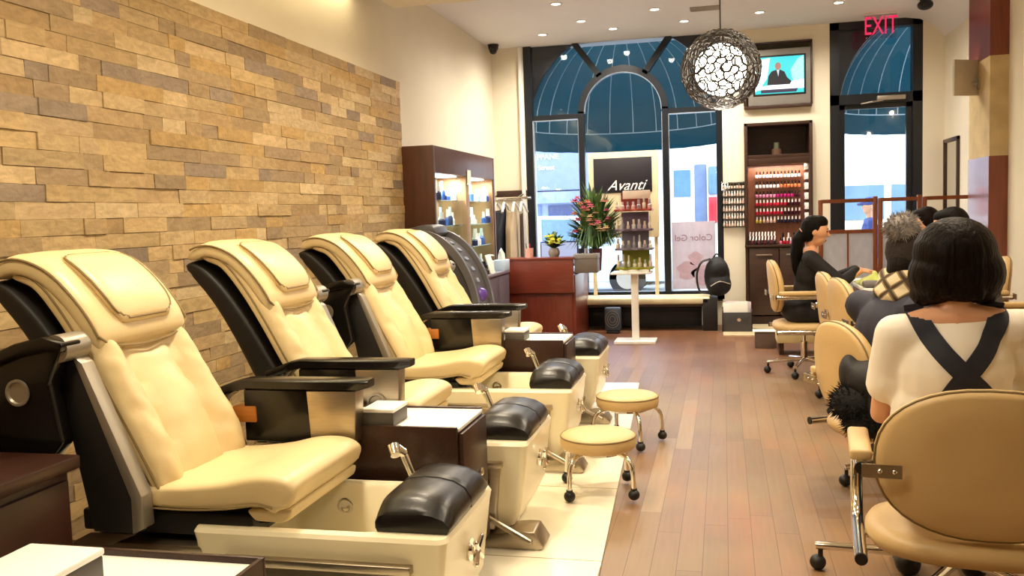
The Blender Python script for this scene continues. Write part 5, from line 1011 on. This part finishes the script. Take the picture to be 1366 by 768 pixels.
m.grid(lambda u, v: Vector((1.00 + 0.42 * u, 7.08 + 0.5 * v, 0.742 + 0.10 * max(0, noise.noise(Vector((u * 5, v * 5, 3))) + 0.35) * math.sin(PI * u) ** 0.5 * math.sin(PI * v) ** 0.5)), 40, 40)
o = m.build('towel', mat('pale_green_towel', '#cfd884', 0.9, var=0.12, scale=10, bump=0.3, bscale=60)); s_ = o.modifiers.new('thick', 'SOLIDIFY'); s_.thickness = 0.004; tag(o, 'crumpled pale green towel on the nail table under the hands of the woman in black', 'towel')
o = MB().box(-0.1, 0.1, -0.06, 0.06, 0, 0.05, 0.02, 3).build('hand_rest', mat('grey_cushion', '#6f6b6c', 0.7), None, (1.09, 7.02, 0.736)); tag(o, 'grey hand rest cushion at the near edge of the nail table', 'cushion')
for k in range(3): put('small_bottle', f"{['white', 'pink', 'grey'][k]} bottle standing on the nail table beside the pale green towel", None, jar[k], PW, (1.30 + 0.05 * k, 7.00 + 0.02 * k, 0.7355), 0.11, 0.04, cat='bottle')

# ================================================================ people
def V(*a): return Vector(a)
def hand(m, w, d, up, s=1.0, curl=0.5, side=1):
    """palm and five bent fingers; w wrist, d pointing direction, up back of the hand"""
    d = d.normalized(); n = (up - d * up.dot(d)).normalized(); l = d.cross(n) * side; c = w + d * 0.045 * s
    m.ell(c, (0.046 * s, 0.038 * s, 0.016 * s), rot=Matrix((d, l, n)).transposed(), sub=12)
    for i, (off, ln) in enumerate(((0.027, 0.066), (0.009, 0.075), (-0.009, 0.070), (-0.026, 0.055))):
        p = w + d * 0.082 * s + l * off * s; a = d.copy(); q = [(p - d * 0.02 * s, 0.0095 * s)]
        for k in range(3):
            ang = curl * (0.35 + 0.45 * k); a = (d * math.cos(ang) - n * math.sin(ang)); p = p + a * ln * s * (0.45, 0.32, 0.23)[k]; q.append((p, (0.0090, 0.0082, 0.0070)[k] * s))
        m.chain(q, 8)
    p = w + d * 0.02 * s + l * 0.028 * s; m.chain([(p, 0.012 * s), (p + (d * 0.6 + l * 0.7 - n * 0.2) * 0.035 * s, 0.0105 * s), (p + (d * 1.5 + l * 0.75 - n * 0.5) * 0.038 * s, 0.0085 * s)], 8)
def head_vol(m, c, f, up, s=1.0):
    f = f.normalized(); u = (up - f * up.dot(f)).normalized(); l = u.cross(f); R = Matrix((f, l, u)).transposed()
    m.ell(c, (0.092 * s, 0.074 * s, 0.10 * s), rot=R, sub=20); m.ell(c + f * 0.03 * s - u * 0.062 * s, (0.056 * s, 0.052 * s, 0.056 * s), rot=R)
    m.cap(c + f * 0.086 * s + u * 0.005 * s, c + f * 0.104 * s - u * 0.022 * s, 0.008 * s, 0.013 * s, 8)
    m.ell(c + f * 0.082 * s - u * 0.058 * s, (0.010 * s, 0.022 * s, 0.008 * s), rot=R); m.ell(c + f * 0.082 * s - u * 0.068 * s, (0.010 * s, 0.019 * s, 0.008 * s), rot=R)
    for sd in (-1, 1): m.ell(c + l * sd * 0.074 * s - f * 0.008 * s - u * 0.012 * s, (0.018 * s, 0.008 * s, 0.028 * s), rot=R)
    return R
def face_parts(c, f, up, root, s=1.0):
    f = f.normalized(); u = (up - f * up.dot(f)).normalized(); l = u.cross(f); R = Matrix((f, l, u)).transposed()
    for sd in (-1, 1):
        MB().ell(c + f * 0.084 * s + l * sd * 0.031 * s + u * 0.006 * s, (0.006 * s, 0.012 * s, 0.006 * s), rot=R, sub=10).build('eye', mat('eye_dark', '#2a1a14', 0.2), root)
        m = MB(); m.cap(c + f * 0.088 * s + l * sd * 0.018 * s + u * 0.027 * s, c + f * 0.080 * s + l * sd * 0.046 * s + u * 0.027 * s, 0.0035 * s, 0.0025 * s, 6); m.build('eyebrow', HAIRB, root)
    MB().ell(c + f * 0.089 * s - u * 0.063 * s, (0.006 * s, 0.021 * s, 0.007 * s), rot=R, sub=10).build('mouth', mat('lips', '#a85a50', 0.4), root)
def fur(name, vols, m_, parent, n, ln, seed=1, thick=0.004):
    rnd = random.Random(seed); m = MB(); tot = sum(r[0] * r[1] + r[1] * r[2] + r[0] * r[2] for c, r in vols)
    for c, r in vols:
        c = Vector(c); m.ell(c, r, sub=14)
        for k in range(int(n * (r[0] * r[1] + r[1] * r[2] + r[0] * r[2]) / tot)):
            d = V(rnd.gauss(0, 1), rnd.gauss(0, 1), rnd.gauss(0, 1)).normalized(); p = c + V(d.x * r[0], d.y * r[1], d.z * r[2]) * 0.94; e_ = (d + V(rnd.gauss(0, .35), rnd.gauss(0, .35), rnd.gauss(0, .35) - 0.15)).normalized(); L_ = ln * rnd.uniform(0.6, 1.2)
            a = e_.orthogonal().normalized() * thick; b_ = e_.cross(a); tip = m.bm.verts.new(p + e_ * L_); B = [m.bm.verts.new(p + a * math.cos(q * 2.094) + b_ * math.sin(q * 2.094)) for q in range(3)]
            for q in range(3): m.bm.faces.new((B[q], B[(q + 1) % 3], tip))
    return m.build(name, m_, parent, recalc=False)
def torso(m, hip, chest, sh, neck, k=1.0, w=V(0, 1, 0)):
    """hips, waist, ribcage and shoulders as one volume; w runs across the body"""
    w = w.normalized(); f = V(0, 0, 1).cross(w) * -1; R = Matrix((f, w, V(0, 0, 1))).transposed()
    m.ell(hip, (0.135 * k, 0.175 * k, 0.13 * k), rot=R); mid = hip.lerp(chest, 0.5); m.ell(mid, (0.105 * k, 0.145 * k, 0.16 * k), rot=R); m.ell(chest, (0.115 * k, 0.165 * k, 0.17 * k), rot=R)
    for s in sh: m.cap(chest.lerp(neck, 0.75), s, 0.075 * k, 0.062 * k)
    m.cap(chest, neck, 0.09 * k, 0.05 * k)
def strands(name, m_, parent, pts_list, r, seg=8): 
    m = MB()
    for P_ in pts_list: m.tube(spline(P_, 14), r, seg)
    return m.build(name, m_, parent)

# --- woman in the black suit, in profile
pr = thing('person', 'woman in a black suit with a long dark ponytail working at the far nail table', 'person', (0.62, 7.5, 0)); o0 = V(0.62, 7.5, 0)
hip, chest, nk, hd = V(0.0, 0.0, 0.54), V(0.03, -0.02, 0.82), V(0.05, -0.03, 1.03), V(0.085, -0.05, 1.155); f = V(1, -0.1, -0.22)
sh = (V(0.03, -0.20, 0.945), V(0.03, 0.17, 0.945)); el = (V(0.25, -0.25, 0.755), V(0.24, 0.2, 0.75)); wrs = (V(0.40, -0.14, 0.835), V(0.42, 0.08, 0.83))
m = MB(); torso(m, hip, chest, sh, nk, 0.86); m.cap(nk, hd - V(0.02, 0, 0.04), 0.046, 0.05); head_vol(m, hd, f, V(0.2, 0, 1), 1.02)
for i in (0, 1):
    m.chain([(sh[i], 0.045), (el[i], 0.036), (wrs[i], 0.026)]); hand(m, wrs[i], V(1, 0.45 if i == 0 else -0.3, -0.05), V(0, 0, 1), 0.95, 0.7, 1 if i == 0 else -1)
for s in (-1, 1): m.chain([(V(0.0, s * 0.09, 0.52), 0.07), (V(0.42, s * 0.10, 0.50), 0.05), (V(0.40, s * 0.11, 0.10), 0.036)]); m.cap(V(0.38, s * 0.11, 0.04), V(0.54, s * 0.11, 0.03), 0.034, 0.026)
m.skin('body', SKIN, pr, 0.0075, 3)
m = MB(); torso(m, hip, chest, sh, nk - V(0, 0, 0.045), 0.98); m.ell(hip - V(0.03, 0, 0.02), (0.15, 0.19, 0.12))
for i in (0, 1): m.chain([(sh[i], 0.062), (el[i], 0.05), (wrs[i] - V(0.03, 0, 0), 0.04)])
m.skin('suit_jacket', SUIT, pr, 0.012, 4)
m = MB()
for s in (-1, 1): m.chain([(V(0.02, s * 0.09, 0.52), 0.088), (V(0.42, s * 0.10, 0.50), 0.066), (V(0.40, s * 0.11, 0.12), 0.055)])
m.skin('trousers', SUIT, pr, 0.014, 3)
for s in (-1, 1): m = MB(); m.cap(V(0.37, s * 0.11, 0.045), V(0.56, s * 0.11, 0.035), 0.045, 0.034); m.skin('shoe', RUBBER, pr, 0.01, 2)
m = MB(); m.ell(hd + V(-0.022, 0, 0.022), (0.095, 0.084, 0.10)); m.ell(hd + V(-0.05, 0, -0.01), (0.07, 0.08, 0.085)); m.ell(hd + V(0.02, 0, 0.06), (0.075, 0.076, 0.06)); m.chain([(hd + V(-0.10, -0.02, -0.01), 0.038), (hd + V(-0.135, -0.03, -0.07), 0.05), (hd + V(-0.15, -0.03, -0.18), 0.048), (hd + V(-0.15, -0.02, -0.30), 0.034), (hd + V(-0.14, -0.02, -0.38), 0.012)])
hr = m.skin('hair', HAIRB, pr, 0.009, 3); MB().lathe([(0.032, -0.012), (0.04, 0), (0.032, 0.012)], hd + V(-0.105, -0.02, -0.015), 16, Matrix.Rotation(1.1, 3, 'Y')).build('hair_tie', mat('peach_band', '#d8a184', 0.6), hr)
face_parts(hd, f, V(0.2, 0, 1), pr, 1.02)

# --- person in the pompom hat, seen from behind the shoulder
pr = thing('person', 'person in a navy jacket, plaid scarf and hat with a grey fur pompom', 'person', (0.81, 4.42, 0))
w = V(-0.55, 1, 0).normalized(); fw = V(1, 0.55, 0).normalized(); hip, chest, nk, hd = V(-0.07, -0.03, 0.43), V(-0.075, -0.03, 0.73), V(0.0, 0.01, 0.95), V(0.03, 0.02, 1.09)
sh = (chest - w * 0.20 + V(0, 0, 0.135), chest + w * 0.2 + V(0, 0, 0.135)); el = (sh[0] + fw * 0.17 + V(-0.02, -0.03, -0.20), sh[1] + fw * 0.17 + V(0, 0, -0.20)); wrs = (el[0] + fw * 0.2 + V(0, 0.05, 0.12), el[1] + fw * 0.2 + V(0, 0, 0.12))
m = MB(); torso(m, hip, chest, sh, nk, 0.85, w); m.cap(nk, hd - V(0, 0, 0.04), 0.046, 0.05); head_vol(m, hd, fw + V(0, 0, -0.3), V(0, 0, 1))
for i in (0, 1): m.chain([(sh[i], 0.043), (el[i], 0.035), (wrs[i], 0.026)]); hand(m, wrs[i], fw, V(0, 0, 1), 0.95, 0.5, 1 if i == 0 else -1)
for s in (-1, 1): m.chain([(hip + w * s * 0.09, 0.07), (hip + w * s * 0.10 + fw * 0.4, 0.05), (V(0, 0, 0.1 - hip.z) + hip + w * s * 0.1 + fw * 0.38, 0.036)]); m.cap(V(0, 0, 0.04 - hip.z) + hip + w * s * 0.1 + fw * 0.36, V(0, 0, 0.035 - hip.z) + hip + w * s * 0.1 + fw * 0.5, 0.034, 0.028)
m.skin('body', SKIN, pr, 0.009, 3)
m = MB(); torso(m, hip, chest, sh, nk - V(0, 0, 0.05), 1.16, w)
for i in (0, 1): m.chain([(sh[i], 0.078), (el[i], 0.066), (wrs[i], 0.05)])
m.skin('jacket', mat('navy_jacket', '#262636', 0.7, var=0.2, bump=0.15, bscale=30), pr, 0.013, 5)
m = MB()
for s in (-1, 1): m.chain([(hip + w * s * 0.09, 0.088), (hip + w * s * 0.10 + fw * 0.4, 0.066), (V(0, 0, 0.12 - hip.z) + hip + w * s * 0.1 + fw * 0.38, 0.055)])
m.skin('trousers', SUIT, pr, 0.014, 3)
for s in (-1, 1): m = MB(); m.cap(V(0, 0, 0.045 - hip.z) + hip + w * s * 0.1 + fw * 0.35, V(0, 0, 0.04 - hip.z) + hip + w * s * 0.1 + fw * 0.52, 0.046, 0.036); m.skin('shoe', RUBBER, pr, 0.01, 2)
m = MB(); m.ell(hd + V(-0.012, 0, 0.025), (0.102, 0.095, 0.10)); m.ell(hd - fw * 0.045 + V(0, 0, -0.05), (0.075, 0.09, 0.11)); m.ell(hd - fw * 0.05 - w * 0.03 + V(0, 0, -0.10), (0.06, 0.075, 0.08)); m.skin('hair', HAIRD, pr, 0.009, 3)
m = MB(); m.lathe([(0.101, -0.03), (0.106, 0.0), (0.102, 0.045), (0.08, 0.085), (0.04, 0.108), (0, 0.113)], hd + V(-0.01, 0, 0.03), 24); m.build('knit_hat', mat('dark_brown_knit', '#2a201b', 0.9, var=0.2, bump=0.4, bscale=70), pr)
fur('pompom', [(hd + V(-0.05, -0.035, 0.145), (0.07, 0.07, 0.062))], FURG, pr, 900, 0.03, 2, 0.003)
def plaid():
    m_, t, b = nt('plaid_scarf'); L = t.links; tc = nd(t, 'ShaderNodeTexCoord'); mp = nd(t, 'ShaderNodeMapping'); mp.inputs['Rotation'].default_value = (0.4, 0.5, 0.5); L.new(tc.outputs['Object'], mp.inputs[0]); a = nd(t, 'ShaderNodeTexWave'); a.inputs['Scale'].default_value = 4; L.new(mp.outputs[0], a.inputs[0]); c_ = nd(t, 'ShaderNodeTexWave', _bands_direction='Z'); c_.inputs['Scale'].default_value = 5; L.new(mp.outputs[0], c_.inputs[0])
    mx = nd(t, 'ShaderNodeMixRGB', _blend_type='LIGHTEN'); mx.inputs[0].default_value = 1; L.new(a.outputs['Fac'], mx.inputs[1]); L.new(c_.outputs['Fac'], mx.inputs[2]); r = nd(t, 'ShaderNodeValToRGB'); r.color_ramp.interpolation = 'CONSTANT'; e = r.color_ramp.elements; e[0].color = lin('#dccdaa'); e[1].position = 0.72; e[1].color = lin('#8d7858'); k = e.new(0.92); k.color = lin('#4a3c2c'); L.new(mx.outputs[0], r.inputs[0]); L.new(r.outputs[0], b.inputs['Base Color']); b.inputs['Roughness'].default_value = 0.9; return m_
m = MB()
for k in range(3): m.tube([nk + V((0.085 + 0.012 * k) * math.cos(a * PI / 12) - 0.0, (0.085 + 0.012 * k) * math.sin(a * PI / 12), 0.06 - 0.036 * k + 0.012 * math.sin(a * 0.8 + k * 2)) for a in range(24)], 0.034, 8, closed=True)
m.chain([(nk - fw * 0.08 - w * 0.03, 0.035), (nk - fw * 0.10 + V(0, 0, -0.04), 0.035), (nk - fw * 0.08 + V(0.03, 0, -0.08), 0.025)]); m.skin('scarf', plaid(), pr, 0.011, 2)
ct = thing('fur_trimmed_coat', 'black coat with thick black fur trim hung over the chair behind the pompom hat', 'coat', (0.60, 4.30, 0))
m = MB(); m.ell(V(0.04, -0.14, 0.575), (0.13, 0.13, 0.11)); m.ell(V(0.06, -0.08, 0.48), (0.16, 0.20, 0.12)); m.ell(V(0.16, -0.16, 0.50), (0.12, 0.13, 0.13)); m.ell(V(-0.06, -0.10, 0.60), (0.05, 0.08, 0.09)); m.ell(V(0.09, 0.03, 0.40), (0.15, 0.18, 0.1)); m.skin('coat_body', COAT, ct, 0.013, 3)
fur('fur_trim', [(V(-0.03, -0.16, 0.48), (0.12, 0.10, 0.085)), (V(0.09, -0.20, 0.43), (0.13, 0.10, 0.09)), (V(0.19, -0.20, 0.36), (0.12, 0.11, 0.09)), (V(0.02, -0.18, 0.40), (0.12, 0.1, 0.07))], FURB, ct, 2600, 0.04, 3)

# --- woman in the white T-shirt with crossed navy straps
pr = thing('person', 'woman with a dark bob in a white T-shirt and crossed navy apron straps', 'person', (0.715, 3.03, 0))
hip, chest, nk, hd = V(0.03, 0.0, 0.46), V(-0.02, -0.01, 0.82), V(-0.025, 0.0, 1.03), V(-0.01, 0.035, 1.165); f = V(0.25, 1, -0.25); w = V(1, 0.0, 0)
sh = (V(-0.19, 0.0, 0.935), V(0.165, 0.0, 0.95)); el = (V(-0.215, 0.10, 0.66), V(0.25, 0.10, 0.67)); wrs = (V(-0.02, 0.32, 0.70), V(0.22, 0.34, 0.72))
m = MB(); torso(m, hip, chest, sh, nk, 0.88, w); m.cap(nk, hd - V(0, 0.02, 0.05), 0.05, 0.052); head_vol(m, hd, f, V(0, 0.1, 1), 1.03)
for i in (0, 1): m.chain([(sh[i], 0.048), (el[i], 0.037), (wrs[i], 0.027)]); hand(m, wrs[i], V(0.5, 1, 0), V(0, 0, 1), 0.95, 0.5, 1 if i == 0 else -1)
for s in (-1, 1): m.chain([(hip + V(s * 0.09, 0, 0), 0.075), (hip + V(s * 0.11, 0.40, 0.0), 0.052), (V(0.03 + s * 0.11, 0.40, 0.10), 0.038)]); m.cap(V(0.03 + s * 0.11, 0.39, 0.04), V(0.03 + s * 0.11, 0.53, 0.035), 0.036, 0.028)
m.skin('body', SKIN, pr, 0.0085, 3)
m = MB(); torso(m, hip + V(0, 0, 0.03), chest, sh, nk - V(0, 0, 0.055), 1.04, w); m.ell(V(-0.02, 0.0, 0.66), (0.19, 0.125, 0.2))
for i in (0, 1): m.chain([(sh[i], 0.064), (sh[i].lerp(el[i], 0.62), 0.066)]); m.ell(sh[i].lerp(el[i], 0.55), (0.064, 0.075, 0.075))
sht = m.skin('t_shirt', TEE, pr, 0.010, 5)
m = MB()
for s in (-1, 1): m.chain([(hip + V(s * 0.09, 0, 0), 0.095), (hip + V(s * 0.11, 0.4, 0), 0.07), (V(0.03 + s * 0.11, 0.4, 0.12), 0.058)])
m.ell(hip - V(0, 0, 0.02), (0.18, 0.13, 0.10)); m.skin('trousers', NAVY, pr, 0.014, 3)
for s in (-1, 1): m = MB(); m.cap(V(0.03 + s * 0.11, 0.38, 0.045), V(0.03 + s * 0.11, 0.54, 0.04), 0.046, 0.036); m.skin('shoe', RUBBER, pr, 0.01, 2)
bm = bmesh.new(); bm.from_mesh(sht.data); bvh = BVHTree.FromBMesh(bm)
def strap(pts, wd_):
    P_ = spline([(x, 0, z) for x, z in pts], 40); m = MB(); rings = []
    for i, p in enumerate(P_):
        t = (P_[min(i + 1, 40)] - P_[max(0, i - 1)]).normalized(); s = V(t.z, 0, -t.x); ring = []
        for u in (-1, -0.33, 0.33, 1):
            q = p + s * u * wd_; h_ = bvh.ray_cast(V(q.x, -1, q.z), V(0, 1, 0)); y = h_[0].y if h_[0] else 0.02; ring.append((q, y))
        rings.append([V(q.x, y - 0.006, q.z) for q, y in ring] + [V(q.x, y + 0.004, q.z) for q, y in ring[::-1]])
    m.loft(rings); return m.build('apron_strap', NAVY, pr)
strap([(-0.135, 1.03), (-0.125, 0.98), (-0.08, 0.90), (-0.015, 0.825), (0.05, 0.755), (0.13, 0.64), (0.17, 0.54)], 0.029); strap([(0.10, 1.035), (0.09, 0.985), (0.05, 0.905), (-0.015, 0.82), (-0.06, 0.75), (-0.12, 0.63), (-0.15, 0.54)], 0.029)
bm.free()
m = MB(); m.ell(hd + V(-0.005, -0.02, 0.022), (0.125, 0.122, 0.115)); m.ell(hd + V(-0.052, -0.02, -0.045), (0.09, 0.108, 0.095)); m.ell(hd + V(0.052, -0.015, -0.04), (0.09, 0.108, 0.095)); m.ell(hd + V(0, -0.055, -0.045), (0.105, 0.08, 0.085)); m.ell(hd + V(-0.09, 0.0, -0.105), (0.042, 0.07, 0.04)); m.ell(hd + V(0.085, 0.01, -0.10), (0.042, 0.07, 0.045))
for k in range(9):
    a = PI * (k / 8) + PI; m.chain([(hd + V(0.095 * math.cos(a), -0.01 + 0.10 * math.sin(a), -0.03), 0.028), (hd + V(0.118 * math.cos(a), -0.01 + 0.105 * math.sin(a), -0.095 + 0.012 * math.sin(k * 2.2)), 0.015)], 8)
m.skin('hair', HAIRD, pr, 0.008, 2)

# --- two technicians on the far side of the tables
def tech(label, base, lean, hairm, shirt):
    pr = thing('person', label, 'person', base); hip, chest = V(0, 0, 0.54), V(lean * 0.45, 0, 0.84); nk = V(lean * 0.8, 0, 1.05); hd = V(lean, 0, 1.19); f = V(-1, -0.25, -0.35)
    sh = (chest + V(0, -0.18, 0.12), chest + V(0, 0.18, 0.12)); el = (sh[0] + V(-0.12, -0.05, -0.2), sh[1] + V(-0.12, 0.05, -0.2)); wrs = (el[0] + V(-0.18, 0.08, 0.06), el[1] + V(-0.18, -0.08, 0.06))
    m = MB(); torso(m, hip, chest, sh, nk, 0.85); m.cap(nk, hd - V(-0.02, 0, 0.04), 0.046, 0.05); head_vol(m, hd, f, V(-0.2, 0, 1))
    for i in (0, 1): m.chain([(sh[i], 0.043), (el[i], 0.035), (wrs[i], 0.026)]); hand(m, wrs[i], V(-1, 0.2, 0), V(0, 0, 1), 0.95, 0.5, -1 if i == 0 else 1)
    for s in (-1, 1): m.chain([(hip + V(0, s * 0.09, 0), 0.07), (hip + V(-0.38, s * 0.1, -0.04), 0.05), (V(-0.3, s * 0.1, 0.1), 0.036)]); m.cap(V(-0.30, s * 0.1, 0.04), V(-0.42, s * 0.1, 0.035), 0.034, 0.028)
    m.skin('body', SKIN, pr, 0.009, 3)
    m = MB(); torso(m, hip, chest, sh, nk - V(0, 0, 0.05), 0.99)
    for i in (0, 1): m.chain([(sh[i], 0.06), (el[i], 0.05)])
    m.skin('shirt', shirt, pr, 0.013, 4); m = MB()
    for s in (-1, 1): m.chain([(hip + V(0, s * 0.09, 0), 0.088), (hip + V(-0.38, s * 0.1, -0.04), 0.064), (V(-0.3, s * 0.1, 0.12), 0.054)])
    m.skin('trousers', SUIT, pr, 0.014, 3); 
    for s in (-1, 1): m = MB(); m.cap(V(-0.29, s * 0.1, 0.045), V(-0.44, s * 0.1, 0.04), 0.045, 0.035); m.skin('shoe', RUBBER, pr, 0.01, 2)
    m = MB(); m.ell(hd + V(0.025, 0, 0.028), (0.098, 0.09, 0.10)); m.ell(hd + V(0.055, 0, -0.03), (0.07, 0.088, 0.1)); m.ell(hd + V(-0.01, 0, 0.062), (0.08, 0.08, 0.05)); m.skin('hair', hairm, pr, 0.009, 3); face_parts(hd, f, V(-0.2, 0, 1), pr)
tech('dark-haired person with bowed forehead just left of the bobbed head', (1.62, 6.03, 0), -0.27, HAIRB, mat('grey_shirt', '#4a4648', 0.8))
tech('dark-haired person farthest back on the right, half hidden behind the pompom', (1.78, 7.40, 0), -0.30, HAIRD, SUIT)
c = copy_tree(mcF); c.location = (1.80, 7.42, 0); c['label'] = 'cream manicure chair hidden behind the people, next to the wooden screen'

# --- passer-by in the street
pr = thing('person', 'pedestrian in a dark blue cap and long coat walking past the door', 'person', (1.93, 13.0, -0.12)); m = MB(); hd = V(0, 0, 1.44); head_vol(m, hd, V(-1, 0, 0), V(0, 0, 1)); m.cap(V(0, 0, 1.25), hd - V(0, 0, .04), 0.05, 0.05); torso(m, V(0, 0, 0.82), V(0, 0, 1.10), (V(0, -0.18, 1.22), V(0, 0.18, 1.22)), V(0, 0, 1.28), 0.8)
for s in (-1, 1): m.chain([(V(0, s * 0.09, 0.8), 0.07), (V(-0.06 * s, s * 0.09, 0.45), 0.05), (V(-0.10 * s, s * 0.09, 0.08), 0.035)]); m.cap(V(-0.10 * s, s * 0.09, 0.03), V(-0.10 * s - 0.15, s * 0.09, 0.028), 0.035, 0.028); m.chain([(V(0, s * 0.19, 1.2), 0.045), (V(0.04 * s, s * 0.23, 0.95), 0.036), (V(-0.08 * s, s * 0.22, 0.74), 0.026)]); hand(m, V(-0.08 * s, s * 0.22, 0.74), V(-0.1 * s, 0, -1), V(0, s, 0), 0.95, 0.3, s)
m.skin('body', SKIN, pr, 0.010, 3); BLUEC = mat('blue_coat', '#3a4a86', 0.8)
m = MB(); torso(m, V(0, 0, 0.82), V(0, 0, 1.10), (V(0, -0.19, 1.22), V(0, 0.19, 1.22)), V(0, 0, 1.26), 1.0); m.cap(V(0, 0, 0.85), V(0, 0, 0.55), 0.15, 0.17)
for s in (-1, 1): m.chain([(V(0, s * 0.19, 1.2), 0.065), (V(0.04 * s, s * 0.23, 0.95), 0.056), (V(-0.07 * s, s * 0.22, 0.78), 0.045)])
m.skin('long_coat', BLUEC, pr, 0.014, 3); m = MB(); m.ell(hd + V(0, 0, 0.05), (0.105, 0.088, 0.075)); m.cap(hd + V(-0.08, 0, 0.035), V(-0.15, 0, 1.465), 0.03, 0.02); m.skin('cap', BLUEC, pr, 0.01, 3); m = MB()
for s in (-1, 1): m.chain([(V(0, s * 0.09, 0.8), 0.085), (V(-0.06 * s, s * 0.09, 0.45), 0.066), (V(-0.10 * s, s * 0.09, 0.1), 0.054)]); 
m.skin('trousers', NAVY, pr, 0.014, 3)
for s in (-1, 1): m = MB(); m.cap(V(-0.09 * s, s * 0.09, 0.04), V(-0.10 * s - 0.17, s * 0.09, 0.035), 0.045, 0.034); m.skin('shoe', RUBBER, pr, 0.01, 2)
